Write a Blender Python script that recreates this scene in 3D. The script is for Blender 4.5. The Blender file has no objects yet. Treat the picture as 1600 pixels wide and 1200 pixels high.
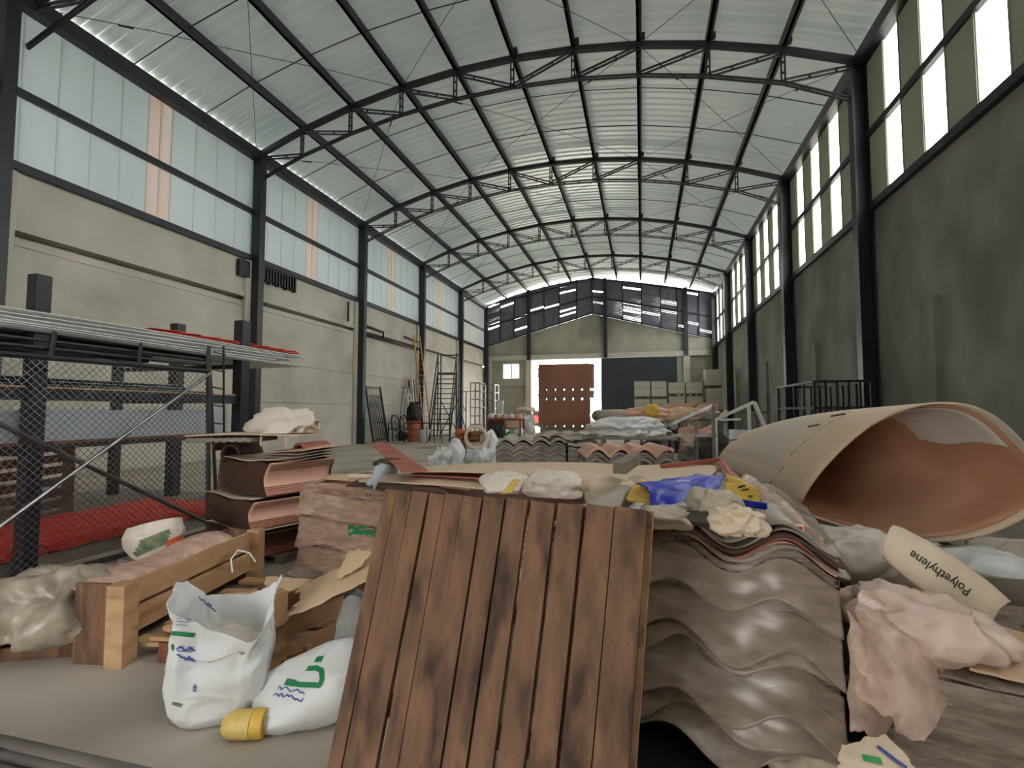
import bpy, math, random
from mathutils import Vector, Matrix, noise

# ------------------------------------------------------------------ camera, world, exposure
SC = bpy.context.scene
COL = SC.collection
H = 1.35
F_PX, YAW, PITCH = 769.0, 0.257, 0.055
cam_data = bpy.data.cameras.new('camera')
cam_data.sensor_width = 36.0
cam_data.lens = F_PX / 1600 * 36
cam_data.clip_start = 0.05
cam_data.clip_end = 400
cam = bpy.data.objects.new('camera', cam_data)
COL.objects.link(cam)
cam.location = (0, 0, H)
cam.rotation_euler = (math.pi / 2 + PITCH, 0, YAW)
SC.camera = cam

world = bpy.data.worlds.new('sky')
SC.world = world
world.use_nodes = True
bgn = world.node_tree.nodes['Background']
bgn.inputs[0].default_value = (1.0, 0.985, 0.955, 1)
bgn.inputs[1].default_value = 11.0
SC.view_settings.view_transform = 'Standard'
SC.view_settings.look = 'None'
SC.view_settings.gamma = 1.0
SC.view_settings.use_curve_mapping = False
SC.view_settings.exposure = 0.12
SC.cycles.max_bounces = 8
SC.cycles.diffuse_bounces = 5
SC.cycles.transparent_max_bounces = 16
SC.cycles.sample_clamp_indirect = 8.0

rnd = random.Random(7)
PI = math.pi

# ------------------------------------------------------------------ pixel rays (1600 x 1200 frame) used to read places off the photograph
def ray(px, py):
    X = (px - 800) / F_PX; Z = (600 - py) / F_PX
    cp, sp = math.cos(PITCH), math.sin(PITCH)
    yr = cp - sp * Z; z = sp + cp * Z
    c, s = math.cos(YAW), math.sin(YAW)
    return Vector((c * X - s * yr, s * X + c * yr, z))
def atY(px, py, Y):
    r = ray(px, py); t = Y / r.y; return Vector((r.x * t, Y, r.z * t + H))
def atX(px, py, X):
    r = ray(px, py); t = X / r.x; return Vector((X, r.y * t, r.z * t + H))
def atZ(px, py, Z=0.0):
    r = ray(px, py); t = (Z - H) / r.z; return Vector((r.x * t, r.y * t, Z))

# ------------------------------------------------------------------ materials
def s2l(c):
    out = []
    for x in c:
        x = x / 255
        out.append(x / 12.92 if x <= 0.04045 else ((x + 0.055) / 1.055) ** 2.4)
    return (*out, 1)

def mat(name, c1, c2=None, rough=0.7, metal=0.0, scale=3.0, stretch=(1, 1, 1), bump=0.0, bscale=20.0, lo=0.35, hi=0.65,
        trans=0.0, alpha=1.0, coat=0.0, c3=None, s3=1.5, lo3=0.6, hi3=0.75, spec=0.5, detail=6, bstretch=None):
    """Principled surface whose colour wanders between c1 and c2 (noise) with stains c3; trans mixes in translucency, alpha a clear share."""
    m = bpy.data.materials.new(name); m.use_nodes = True
    nt = m.node_tree; N = nt.nodes; L = nt.links
    b = N['Principled BSDF']; out = N['Material Output']
    b.inputs['Roughness'].default_value = rough
    b.inputs['Metallic'].default_value = metal
    b.inputs['Specular IOR Level'].default_value = spec
    b.inputs['Coat Weight'].default_value = coat
    tc = N.new('ShaderNodeTexCoord')
    mp = N.new('ShaderNodeMapping'); mp.inputs['Scale'].default_value = stretch
    L.new(tc.outputs['Object'], mp.inputs['Vector'])
    colour = None
    if c2 is not None:
        no = N.new('ShaderNodeTexNoise'); no.inputs['Scale'].default_value = scale; no.inputs['Detail'].default_value = detail
        L.new(mp.outputs[0], no.inputs['Vector'])
        rp = N.new('ShaderNodeMapRange'); rp.inputs[1].default_value = lo; rp.inputs[2].default_value = hi
        L.new(no.outputs['Fac'], rp.inputs[0])
        mx = N.new('ShaderNodeMix'); mx.data_type = 'RGBA'
        mx.inputs[6].default_value = s2l(c1); mx.inputs[7].default_value = s2l(c2)
        L.new(rp.outputs[0], mx.inputs[0]); colour = mx.outputs[2]
        if c3 is not None:
            n3 = N.new('ShaderNodeTexNoise'); n3.inputs['Scale'].default_value = s3; n3.inputs['Detail'].default_value = 8
            mp3 = N.new('ShaderNodeMapping'); mp3.inputs['Scale'].default_value = stretch; mp3.inputs['Location'].default_value = (3.1, 7.7, 1.3)
            L.new(tc.outputs['Object'], mp3.inputs['Vector']); L.new(mp3.outputs[0], n3.inputs['Vector'])
            r3 = N.new('ShaderNodeMapRange'); r3.inputs[1].default_value = lo3; r3.inputs[2].default_value = hi3
            L.new(n3.outputs['Fac'], r3.inputs[0])
            m3 = N.new('ShaderNodeMix'); m3.data_type = 'RGBA'
            L.new(r3.outputs[0], m3.inputs[0]); L.new(colour, m3.inputs[6]); m3.inputs[7].default_value = s2l(c3)
            colour = m3.outputs[2]
        L.new(colour, b.inputs['Base Color'])
    else:
        b.inputs['Base Color'].default_value = s2l(c1)
    if bump > 0:
        bn = N.new('ShaderNodeTexNoise'); bn.inputs['Scale'].default_value = bscale; bn.inputs['Detail'].default_value = 5
        if bstretch:
            mb = N.new('ShaderNodeMapping'); mb.inputs['Scale'].default_value = bstretch
            L.new(tc.outputs['Object'], mb.inputs['Vector']); L.new(mb.outputs[0], bn.inputs['Vector'])
        else:
            L.new(mp.outputs[0], bn.inputs['Vector'])
        bp = N.new('ShaderNodeBump'); bp.inputs['Strength'].default_value = bump; bp.inputs['Distance'].default_value = 0.02
        L.new(bn.outputs['Fac'], bp.inputs['Height']); L.new(bp.outputs[0], b.inputs['Normal'])
    sh = b.outputs[0]
    if trans > 0:
        tr = N.new('ShaderNodeBsdfTranslucent'); tr.inputs[0].default_value = s2l(c1)
        if colour is not None: L.new(colour, tr.inputs[0])
        ms = N.new('ShaderNodeMixShader'); ms.inputs[0].default_value = trans
        L.new(sh, ms.inputs[1]); L.new(tr.outputs[0], ms.inputs[2]); sh = ms.outputs[0]
    if alpha < 1:
        ta = N.new('ShaderNodeBsdfTransparent')
        ms = N.new('ShaderNodeMixShader')
        an = N.new('ShaderNodeTexNoise'); an.inputs['Scale'].default_value = 9; an.inputs['Detail'].default_value = 4
        L.new(mp.outputs[0], an.inputs['Vector'])
        ar = N.new('ShaderNodeMapRange'); ar.inputs[1].default_value = 0.35; ar.inputs[2].default_value = 0.7
        ar.inputs[3].default_value = max(0, alpha - 0.25); ar.inputs[4].default_value = min(1, alpha + 0.25)
        L.new(an.outputs['Fac'], ar.inputs[0]); L.new(ar.outputs[0], ms.inputs[0])
        L.new(ta.outputs[0], ms.inputs[1]); L.new(sh, ms.inputs[2]); sh = ms.outputs[0]
    L.new(sh, out.inputs['Surface'])
    return m

M = {}
M['concrete_wall'] = mat('concrete_wall', (180, 176, 162), (198, 194, 180), 0.9, scale=0.7, stretch=(1, 1, 1), bump=0.25, bscale=6, c3=(158, 154, 141), s3=0.5, lo3=0.52, hi3=0.75)
M['concrete_grey'] = mat('concrete_grey', (134, 134, 126), (158, 156, 146), 0.92, scale=1.1, stretch=(1, 1, .7), bump=0.35, bscale=7, c3=(108, 108, 101), s3=0.6, lo3=0.45, hi3=0.75)
M['concrete_end'] = mat('concrete_end', (146, 146, 130), (168, 166, 150), 0.9, scale=0.6, bump=0.2, bscale=6, c3=(118, 118, 104), s3=0.35, lo3=0.5, hi3=0.7)
M['concrete_beam'] = mat('concrete_beam', (176, 174, 162), (190, 188, 178), 0.9, scale=1.0, bump=0.15, bscale=6)
M['floor'] = mat('floor_concrete', (168, 160, 146), (188, 180, 168), 0.75, scale=0.8, bump=0.2, bscale=9, c3=(128, 116, 98), s3=0.9, lo3=0.5, hi3=0.72)
M['ground'] = mat('ground', (150, 146, 136), (170, 166, 156), 0.95, scale=0.3)
M['steel'] = mat('steel_paint', (31, 33, 42), (40, 42, 52), 0.42, scale=1.5, bump=0.05)
M['steel_black'] = mat('steel_black', (28, 29, 33), (42, 43, 48), 0.5, scale=4, bump=0.08)
M['steel_wear'] = mat('steel_worn', (50, 48, 52), (76, 72, 72), 0.45, scale=6, c3=(104, 78, 62), s3=5, lo3=0.62, hi3=0.72)
M['galv'] = mat('galvanised', (120, 120, 120), (150, 150, 150), 0.35, metal=0.8, scale=8)
M['roof'] = mat('roof_sheet', (206, 220, 220), (220, 231, 230), 0.33, metal=0.6, scale=0.35, trans=0.012)
M['clad'] = mat('translucent_cladding', (204, 214, 214), (212, 221, 221), 0.4, scale=0.3, stretch=(1, 1, .2), trans=0.12)
M['skylight'] = mat('skylight_sheet', (226, 204, 190), (222, 218, 212), 0.35, scale=0.9, stretch=(1, 6, .2), trans=0.16)
M['panel'] = mat('side_panel', (158, 164, 146), (172, 176, 158), 0.7, scale=0.5, trans=0.12)
M['louvre'] = mat('louvre_slat', (98, 99, 112), (114, 115, 128), 0.6, scale=3)
M['white_frame'] = mat('white_paint', (214, 216, 214), None, 0.5)
M['glass'] = mat('window_glass', (225, 236, 240), None, 0.1, trans=0.6)
M['door'] = mat('door_sheet', (36, 44, 54), (44, 52, 62), 0.5, scale=1.0)
M['wood_dark'] = mat('pallet_wood', (106, 77, 57), (134, 98, 72), 0.75, scale=5, stretch=(3, 3, .6), bump=0.35, bscale=14, c3=(64, 44, 34), s3=3.6, lo3=0.5, hi3=0.66, bstretch=(4, 4, .5))
M['wood_pale'] = mat('pale_wood', (176, 138, 100), (196, 160, 122), 0.75, scale=4, stretch=(1, 1, 3), bump=0.25, bscale=12, c3=(140, 100, 70), s3=3, lo3=0.58, hi3=0.72)
M['wood_red'] = mat('red_wood', (112, 66, 42), (136, 84, 56), 0.7, scale=5, stretch=(2, 2, .7), bump=0.2)
M['wood_yellow'] = mat('yellow_wood', (176, 130, 70), (196, 150, 88), 0.7, scale=5)
M['wood_grey'] = mat('grey_wood', (116, 108, 98), (136, 128, 116), 0.85, scale=5, stretch=(1, 1, 1), bump=0.2)
M['card'] = mat('cardboard', (196, 166, 134), (208, 178, 148), 0.85, scale=2, bump=0.08)
M['board_tan'] = mat('tan_board', (196, 172, 144), (208, 184, 158), 0.7, scale=1.2)
M['tile_red'] = mat('tile_red', (150, 84, 66), (170, 102, 82), 0.6, scale=3, c3=(96, 54, 44), s3=2, lo3=0.6, hi3=0.8)
M['tile_pink'] = mat('tile_pink', (204, 156, 134), (216, 172, 150), 0.6, scale=2)
M['tile_dark'] = mat('tile_dark', (66, 44, 38), (88, 58, 48), 0.7, scale=4, c3=(44, 50, 42), s3=3, lo3=0.5, hi3=0.7)
M['sheet_brown'] = mat('sheet_brown', (140, 94, 74), (158, 108, 88), 0.65, scale=0.6, stretch=(1, 1, 6))
M['red_plastic'] = mat('red_sheet', (226, 62, 52), (236, 84, 70), 0.5, scale=3)
M['fibre'] = mat('fibre_cement', (150, 140, 130), (176, 166, 154), 0.85, scale=2, bump=0.1)
M['fibre_grey'] = mat('fibre_grey', (124, 118, 112), (148, 140, 132), 0.85, scale=2, bump=0.1)
M['pack'] = mat('pack_sheets', (176, 172, 152), (190, 186, 166), 0.8, scale=0.8, stretch=(1, 1, 8))
M['white_bag'] = mat('white_bag', (224, 226, 226), (236, 236, 236), 0.55, scale=3, bump=0.35, bscale=14, trans=0.12)
M['white_bag2'] = mat('thin_white_plastic', (230, 220, 206), (240, 232, 220), 0.35, scale=3, bump=0.3, bscale=10, trans=0.2)
M['film_fold'] = mat('film_fold', (142, 124, 108), (158, 140, 124), 0.3, scale=1.5, stretch=(1, 1, 3), bump=0.08, bscale=3, alpha=0.86, c3=(188, 174, 160), s3=1.6, lo3=.56, hi3=.72)
M['film_fold_warm'] = mat('film_fold_warm', (166, 134, 116), (186, 156, 138), 0.3, scale=1.5, stretch=(1, 1, 4), bump=0.08, bscale=3, alpha=0.84, c3=(204, 184, 168), s3=1.6, lo3=.56, hi3=.72)
M['film'] = mat('stretch_film', (136, 118, 102), (160, 144, 128), 0.4, scale=2, stretch=(1, 1, 5), bump=0.1, bscale=3, alpha=0.62, bstretch=(1.0, 1.0, 8))
M['film_warm'] = mat('warm_film', (172, 140, 122), (196, 168, 150), 0.22, scale=2.5, stretch=(1, 1, 7), bump=0.18, bscale=3, alpha=0.6, bstretch=(1.0, 1.0, 8))
M['film_pink'] = mat('clear_film', (226, 194, 176), (238, 216, 202), 0.14, scale=3, bump=0.15, bscale=5, alpha=0.60, trans=0.2)
M['film_grey'] = mat('dusty_film', (142, 128, 112), (188, 174, 158), 0.3, scale=6, bump=0.5, bscale=9, alpha=0.85)
M['paper_cream'] = mat('cream_paper', (222, 200, 172), (232, 212, 188), 0.6, scale=3, bump=0.2, trans=0.1)
M['cloth_grey'] = mat('grey_cloth', (128, 128, 126), (152, 152, 148), 0.95, scale=10, bump=0.8, bscale=40)
M['cloth_beige'] = mat('beige_plastic', (170, 158, 138), (192, 180, 160), 0.45, scale=4, bump=0.3)
M['blue'] = mat('blue_bag', (14, 34, 150), (22, 48, 176), 0.42, scale=3, bump=0.15, bscale=9, spec=.3)
M['yellow'] = mat('yellow_bag', (212, 168, 58), (224, 186, 84), 0.5, scale=3)
M['yellow_can'] = mat('yellow_plastic', (206, 176, 92), (220, 194, 120), 0.5, scale=6, c3=(120, 100, 60), s3=6)
M['green_ink'] = mat('green_ink', (20, 120, 72), None, 0.6)
M['blue_ink'] = mat('blue_ink', (58, 78, 150), None, 0.6)
M['black_ink'] = mat('black_ink', (26, 24, 24), None, 0.6)
M['green_print'] = mat('green_print', (90, 112, 84), (140, 150, 120), 0.6, scale=14)
M['orange_print'] = mat('orange_print', (226, 110, 72), None, 0.6)
M['grp'] = mat('rolled_board', (206, 180, 150), (212, 190, 164), 0.55, scale=1.0, c3=(196, 186, 172), s3=1.1, lo3=0.5, hi3=0.62, trans=0.10)
M['grp_in'] = mat('rolled_board_inside', (206, 158, 124), (218, 172, 140), 0.6, trans=.15, scale=0.9, c3=(174, 120, 90), s3=0.9, lo3=0.5, hi3=0.7)
M['lining'] = mat('dusty_lining', (206, 202, 192), (218, 213, 204), 0.6, scale=2, c3=(196, 170, 148), s3=2, lo3=.5, hi3=.7)
M['pink_dusty'] = mat('pink_dusty', (204, 176, 160), (222, 198, 182), 0.45, scale=4)
M['rope'] = mat('rope', (70, 72, 62), None, 0.9)
M['black'] = mat('black_plastic', (24, 24, 26), (40, 40, 42), 0.5, scale=5)
M['dark_rag'] = mat('dark_rag', (52, 46, 42), (80, 70, 62), 0.85, scale=5, bump=0.5)
M['sheet_white'] = mat('white_metal_sheet', (196, 200, 200), (210, 212, 212), 0.4, scale=1)
M['sheet_blue'] = mat('pale_blue_board', (178, 190, 196), (188, 198, 204), 0.5, scale=1)
M['glassy'] = mat('clear_sheet', (170, 184, 182), (186, 198, 196), 0.15, scale=2)
M['barrel'] = mat('rusty_barrel', (150, 78, 50), (170, 92, 60), 0.6, scale=4)
M['yellow_ladder'] = mat('ladder_yellow', (170, 128, 66), (190, 146, 80), 0.6, scale=5)
M['pipe'] = mat('dark_pipe', (92, 84, 82), (112, 104, 100), 0.45, scale=4)
M['car_red'] = mat('car_red', (190, 30, 34), None, 0.25, coat=1)
M['dark_glass'] = mat('dark_glass', (20, 24, 28), None, 0.1)
M['red_brown'] = mat('red_brown_board', (140, 66, 48), (160, 84, 62), 0.6, scale=2)
M['green_dot'] = mat('green_plastic', (40, 150, 80), None, 0.5)
M['red_cloth'] = mat('orange_rag', (214, 110, 70), (226, 140, 96), 0.8, scale=4)

# ------------------------------------------------------------------ mesh builder
class MB:
    def __init__(self): self.v = []; self.f = []
    def add(self, vs, fs):
        o = len(self.v); self.v += [Vector(p) for p in vs]; self.f += [[i + o for i in f] for f in fs]; return self
    def hexa(self, c):
        return self.add(c, [(0, 3, 2, 1), (4, 5, 6, 7), (0, 1, 5, 4), (1, 2, 6, 5), (2, 3, 7, 6), (3, 0, 4, 7)])
    def box(self, x0, x1, y0, y1, z0, z1):
        return self.hexa([(x0, y0, z0), (x1, y0, z0), (x1, y1, z0), (x0, y1, z0), (x0, y0, z1), (x1, y0, z1), (x1, y1, z1), (x0, y1, z1)])
    def beam(self, a, b, w, h, up=(0, 0, 1)):
        a = Vector(a); b = Vector(b); d = (b - a).normalized(); u = Vector(up)
        s = d.cross(u)
        if s.length < 1e-4: s = d.cross(Vector((1, 0, 0)))
        s.normalize(); u = s.cross(d).normalized(); s *= w / 2; u *= h / 2
        return self.hexa([a - s - u, a + s - u, b + s - u, b - s - u, a - s + u, a + s + u, b + s + u, b - s + u])
    def tube(self, pts, r, n=8, cap=True):
        pts = [Vector(p) for p in pts]; o = len(self.v); k = len(pts)
        for i, p in enumerate(pts):
            d = (pts[min(i + 1, k - 1)] - pts[max(i - 1, 0)]).normalized()
            a = d.orthogonal().normalized() if i == 0 else (a - d * a.dot(d)).normalized()
            b = d.cross(a); rr = r[i] if isinstance(r, (list, tuple)) else r
            for j in range(n):
                t = 2 * PI * j / n; self.v.append(p + (a * math.cos(t) + b * math.sin(t)) * rr)
        for i in range(k - 1):
            for j in range(n):
                self.f.append([o + i * n + j, o + i * n + (j + 1) % n, o + (i + 1) * n + (j + 1) % n, o + (i + 1) * n + j])
        if cap:
            self.f.append([o + j for j in range(n)][::-1]); self.f.append([o + (k - 1) * n + j for j in range(n)])
        return self
    def sheet(self, fn, nu, nv, t=0.004, closed_u=False):
        """thick sheet over fn(u,v) -> Vector, u, v in 0..1"""
        P = [[Vector(fn(i / nu, j / nv)) for j in range(nv + 1)] for i in range(nu + 1)]
        top, bot = [], []
        for i in range(nu + 1):
            for j in range(nv + 1):
                du = P[min(i + 1, nu)][j] - P[max(i - 1, 0)][j]; dv = P[i][min(j + 1, nv)] - P[i][max(j - 1, 0)]
                n = du.cross(dv)
                n = n.normalized() if n.length > 1e-9 else Vector((0, 0, 1))
                top.append(P[i][j] + n * t / 2); bot.append(P[i][j] - n * t / 2)
        o = len(self.v); K = (nu + 1) * (nv + 1); self.v += top + bot
        ix = lambda i, j: o + i * (nv + 1) + j
        for i in range(nu):
            for j in range(nv):
                a, b, c, d = ix(i, j), ix(i + 1, j), ix(i + 1, j + 1), ix(i, j + 1)
                self.f.append([a, b, c, d]); self.f.append([a + K, d + K, c + K, b + K])
        for i in range(nu):
            for j in (0, nv):
                a, b = ix(i, j), ix(i + 1, j); self.f.append([a, a + K, b + K, b] if j == 0 else [a, b, b + K, a + K])
        for j in range(nv):
            for i in (0, nu):
                a, b = ix(i, j), ix(i, j + 1); self.f.append([a, b, b + K, a + K] if i == 0 else [a, a + K, b + K, b])
        return self
    def surf(self, fn, nu, nv, wrap=False):
        o = len(self.v)
        n1 = nu if wrap else nu + 1
        for i in range(n1):
            for j in range(nv + 1): self.v.append(Vector(fn(i / nu, j / nv)))
        for i in range(nu):
            for j in range(nv):
                a = o + i * (nv + 1) + j; b = o + ((i + 1) % n1) * (nv + 1) + j
                self.f.append([a, b, b + 1, a + 1])
        return self
    def prism(self, poly, y0, y1, axes='xz'):
        """poly of 2D points extruded along the third axis"""
        n = len(poly)
        def P(p, t): return (p[0], t, p[1]) if axes == 'xz' else ((t, p[0], p[1]) if axes == 'yz' else (p[0], p[1], t))
        vs = [P(p, y0) for p in poly] + [P(p, y1) for p in poly]
        return self.add(vs, [list(range(n))[::-1], list(range(n, 2 * n))] + [[i, (i + 1) % n, (i + 1) % n + n, i + n] for i in range(n)])
    def lathe(self, prof, c=(0, 0, 0), n=20, R=None):
        c = Vector(c); o = len(self.v); k = len(prof)
        for r, z in prof:
            for j in range(n):
                p = Vector((r * math.cos(2 * PI * j / n), r * math.sin(2 * PI * j / n), z))
                if R: p = R @ p
                self.v.append(c + p)
        for i in range(k - 1):
            for j in range(n): self.f.append([o + i * n + j, o + i * n + (j + 1) % n, o + (i + 1) * n + (j + 1) % n, o + (i + 1) * n + j])
        self.f.append([o + j for j in range(n)][::-1]); self.f.append([o + (k - 1) * n + j for j in range(n)])
        return self
    def build(self, name, material, parent=None, smooth=False, local=False, label=None, cat=None, group=None, kind=None, mats=None):
        vs = self.v
        if parent is not None and not local:
            org = worldloc(parent)
        elif parent is None and not local:
            xs = [p.x for p in vs]; ys = [p.y for p in vs]; zs = [p.z for p in vs]
            org = Vector(((min(xs) + max(xs)) / 2, (min(ys) + max(ys)) / 2, min(zs)))
        else: org = Vector((0, 0, 0))
        me = bpy.data.meshes.new(name)
        me.from_pydata([tuple(p - org) for p in vs], [], self.f)
        me.validate(); me.update()
        if smooth:
            me.polygons.foreach_set('use_smooth', [True] * len(me.polygons))
        me.materials.append(M[material] if isinstance(material, str) else material)
        o = bpy.data.objects.new(name, me); COL.objects.link(o)
        if parent is not None: o.parent = parent
        else: o.location = org
        return tag(o, label, cat, group, kind)

def worldloc(o):
    p = Vector(o.location)
    while o.parent is not None:
        o = o.parent; p = p + Vector(o.location)
    return p
def tag(o, label=None, cat=None, group=None, kind=None):
    if label: o['label'] = label
    if cat: o['category'] = cat
    if group: o['group'] = group
    if kind: o['kind'] = kind
    return o
def thing(name, loc, label, cat, group=None, kind=None):
    o = bpy.data.objects.new(name, None); o.empty_display_size = 0.2; COL.objects.link(o); o.location = loc
    return tag(o, label, cat, group, kind)
def copy_tree(o, parent=None):
    c = o.copy(); COL.objects.link(c)
    if parent is not None: c.parent = parent
    for ch in list(o.children): copy_tree(ch, c)
    return c
def dup(o, loc, label, rz=None, scale=None):
    c = copy_tree(o); c.location = loc; c['label'] = label
    if rz is not None: c.rotation_euler = (0, 0, rz)
    if scale: c.scale = scale
    return c
ORD = ['nearest', 'second', 'third', 'fourth', 'fifth', 'sixth', 'seventh', 'eighth', 'ninth', 'tenth', 'eleventh', 'twelfth']
def ridge(p, oct=3, g=2.1):
    s = 0; a = 1; w = 0
    for k in range(oct):
        s += a * (1 - 2 * abs(noise.noise(p))); w += a; p = p * g + Vector((3.7, 1.9, 5.1)); a *= 0.5
    return s / w
def crease(p, oct=3):
    """sharp folds like crushed film: ridges along the borders of warped cells"""
    s = 0; a = 1; w = 0
    p = p + Vector((noise.noise(p), noise.noise(p + Vector((5, 1, 2))), noise.noise(p + Vector((1, 7, 3))))) * .45
    for k in range(oct):
        s += a * (noise.voronoi(p)[0][0] * 2.0 - .9); w += a; p = p * 1.9 + Vector((3.7, 1.9, 5.1)); a *= .5
    return s / w
def blob(c, size, seed, amp=0.3, freq=2.5, n=56, box=0.75, floor=True, R=0.0, tilt=None):
    """a crumpled closed body: superellipsoid with ridged creases; rests with a flattened underside"""
    c = Vector(c); mb = MB(); sx, sy, sz = size; off = Vector((seed * 13.1, seed * 7.3, seed * 3.7))
    rot = Matrix.Rotation(R, 3, 'Z')
    if tilt: rot = rot @ Matrix.Rotation(tilt, 3, 'Y')
    sg = lambda a, e: math.copysign(abs(a) ** e, a)
    def fn(u, v):
        th = 2 * PI * u; ph = PI * (v - 0.5) * 0.998
        d = Vector((sg(math.cos(ph), box) * sg(math.cos(th), box), sg(math.cos(ph), box) * sg(math.sin(th), box), sg(math.sin(ph), box)))
        k = 1 + amp * (1.0 * crease(Vector((d.x, d.y, d.z * .7)) * freq * 0.55 + off, 3) + .35 * noise.noise(d * 1.3 + off))
        p = Vector((d.x * sx / 2 * k, d.y * sy / 2 * k, d.z * sz / 2 * k))
        p = rot @ p
        if floor: p.z = max(p.z, -sz * 0.38)
        return c + p + Vector((0, 0, sz * 0.38 if floor else 0))
    mb.surf(fn, n, n // 2, wrap=True)
    return mb
def crumple(p00, p10, p11, p01, bulge, seed, amp=0.05, freq=3.0, nu=44, nv=44, ragged=0.05, t=0.004, up=(0, 0, 1), drape=None):
    """a creased film or cloth over four corners"""
    A, B, C_, D = map(Vector, (p00, p10, p11, p01)); up = Vector(up); off = Vector((seed * 5.3, seed * 9.1, 0))
    su = (B - A).length; sv = (D - A).length
    def fn(u, v):
        ru = ragged * noise.noise(Vector((v * 6 + seed, 1.3, seed))); rv = ragged * noise.noise(Vector((u * 6, seed, 4.4)))
        uu = u + ru * (2 * u - 1); vv = v + rv * (2 * v - 1)
        p = (A * (1 - uu) + B * uu) * (1 - vv) + (D * (1 - uu) + C_ * uu) * vv
        q = Vector((u * su * freq, v * sv * freq, 0)) + off
        h = amp * crease(q * .8, 3) + bulge * 4 * u * (1 - u) * 4 * v * (1 - v) / 4
        p = p + up * h
        if drape: p = drape(p, u, v)
        return p
    return MB().sheet(fn, nu, nv, t)
# ------------------------------------------------------------------ the hall
XL, XR = -11.44, 4.96            # inner faces of the glazing lines
CY = [0.63, 6.49, 12.36, 18.21, 24.07, 29.93, 35.75]     # column lines along the hall
Y0, Y1 = -5.2, 35.75
SILL_L, SILL_R, EAVE = 6.0, 5.82, 9.22
XC, ZC, SAG = -3.25, 10.84, 1.62
RAD = (8.2 ** 2 + SAG ** 2) / (2 * SAG)
def arc_z(x): return ZC - RAD + math.sqrt(max(RAD * RAD - (x - XC) ** 2, 0))
NX = [XL + 0.0 + (XR - XL) * i / 10 for i in range(11)]   # truss nodes / purlin lines

MB().box(-12.6, 6.6, Y0, 36.4, -0.3, 0).build('floor', 'floor', kind='structure', label='grey dusty concrete floor of the hall')
MB().box(-90, 90, -80, 140, -0.5, -0.32).build('ground', 'ground', kind='structure', label='pale yard outside the hall')

# left wall: precast slabs between open joints, dark groove under the tie beam
mb = MB()
for z0, z1 in ((0, 1.0), (1.012, 1.62), (1.632, 2.9), (2.912, 4.66), (4.78, 5.97)):
    mb.box(-11.75, -11.5, Y0, 35.75, z0, z1)
mb.box(-11.85, -11.75, Y0, 35.75, 0, 5.97)
mb.box(-11.5, -11.44, Y0, 35.9, 4.78, 4.92)
mb.box(-11.5, -11.47, Y0, 35.9, 4.5, 4.56)
mb.build('wall_left', 'concrete_wall', kind='structure', label='grey concrete wall with a dark groove, left of the hall')
for i, y in enumerate(CY[1:-1]):
    MB().box(-11.5, -11.4, y - 0.32, y - 0.05, 0, 5.9).build('trim_%d' % (i + 1), 'concrete_wall', kind='structure', label='flat concrete pier on the left wall')
# right wall
mb = MB(); mb.box(5.0, 5.25, Y0, 35.75, 0, SILL_R + .02)
mb.build('wall_right', 'concrete_grey', kind='structure', label='dark grey rendered wall, right of the hall')
for i, y in enumerate((4.2, 10.2, 16.2, 22.1, 24.4)):
    MB().box(4.9, 5.0, y - .2, y + .2, 0, 3.35).build('trim_%d' % (i + 11), 'concrete_grey', kind='structure', label='shallow concrete pier on the right wall')

# wall behind the camera; its unseen gateway is added and sized for fill light
mb = MB(); mb.box(-11.75, -5.0, Y0 - .25, Y0, 0, 9.2); mb.box(-2.0, 5.25, Y0 - .25, Y0, 0, 9.2); mb.box(-5.0, -2.0, Y0 - .25, Y0, 3.2, 9.2)
mb.prism([(-11.75, 9.2), (5.25, 9.2)] + [(XR - (XR - XL) * i / 12, arc_z(XR - (XR - XL) * i / 12) + .25) for i in range(13)], Y0 - .25, Y0)
mb.build('wall_front', 'concrete_end', kind='structure', label='wall behind the camera with an unseen gateway added to let in light')
# end wall around the window and the doorway
mb = MB(); a, b = 35.75, 36.0
mb.box(-11.5, -10.15, a, b, 0, 5.15); mb.box(-8.8, -7.85, a, b, 0, 5.15)
mb.box(-10.15, -8.8, a, b, 0, 3.76); mb.box(-10.15, -8.8, a, b, 4.95, 5.15)
mb.box(2.3, 5.0, a, b, 0, 5.15)
mb.prism([(-11.5, 5.15), (5.0, 5.15), (5.0, 6.17), (-3.35, 8.4), (-11.5, 6.22)], a, b)
mb.build('wall_back', 'concrete_end', kind='structure', label='concrete gable wall at the far end of the hall')
MB().box(-11.5, 5.0, 35.55, 35.75, 5.15, 5.5).build('trim_20', 'concrete_beam', kind='structure', label='pale concrete lintel beam across the far wall')
for i, (x, w) in enumerate(((-11.25, .5), (-8.08, .42), (3.05, .4))):
    MB().box(x - w / 2, x + w / 2, 35.5, 35.75, 0, 5.15).build('trim_%d' % (21 + i), 'concrete_beam', kind='structure', label='pale concrete pier on the far wall')
MB().box(-10.9, -8.3, 35.68, 35.75, 3.05, 3.2).build('trim_25', 'concrete_grey', kind='structure', label='dark band on the far wall under the window')
w = MB()
for x0, x1, z0, z1 in ((-10.15, -8.8, 3.76, 3.82), (-10.15, -8.8, 4.89, 4.95), (-10.15, -10.09, 3.82, 4.89), (-8.86, -8.8, 3.82, 4.89), (-9.47, -9.41, 3.82, 4.89)):
    w.box(x0, x1, 35.8, 35.88, z0, z1)
wo = w.build('window_1', 'white_frame', kind='structure', label='small sliding window with a white frame in the far wall')
MB().box(-10.09, -8.86, 35.83, 35.84, 3.82, 4.89).build('window_pane', 'glass', wo)
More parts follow.
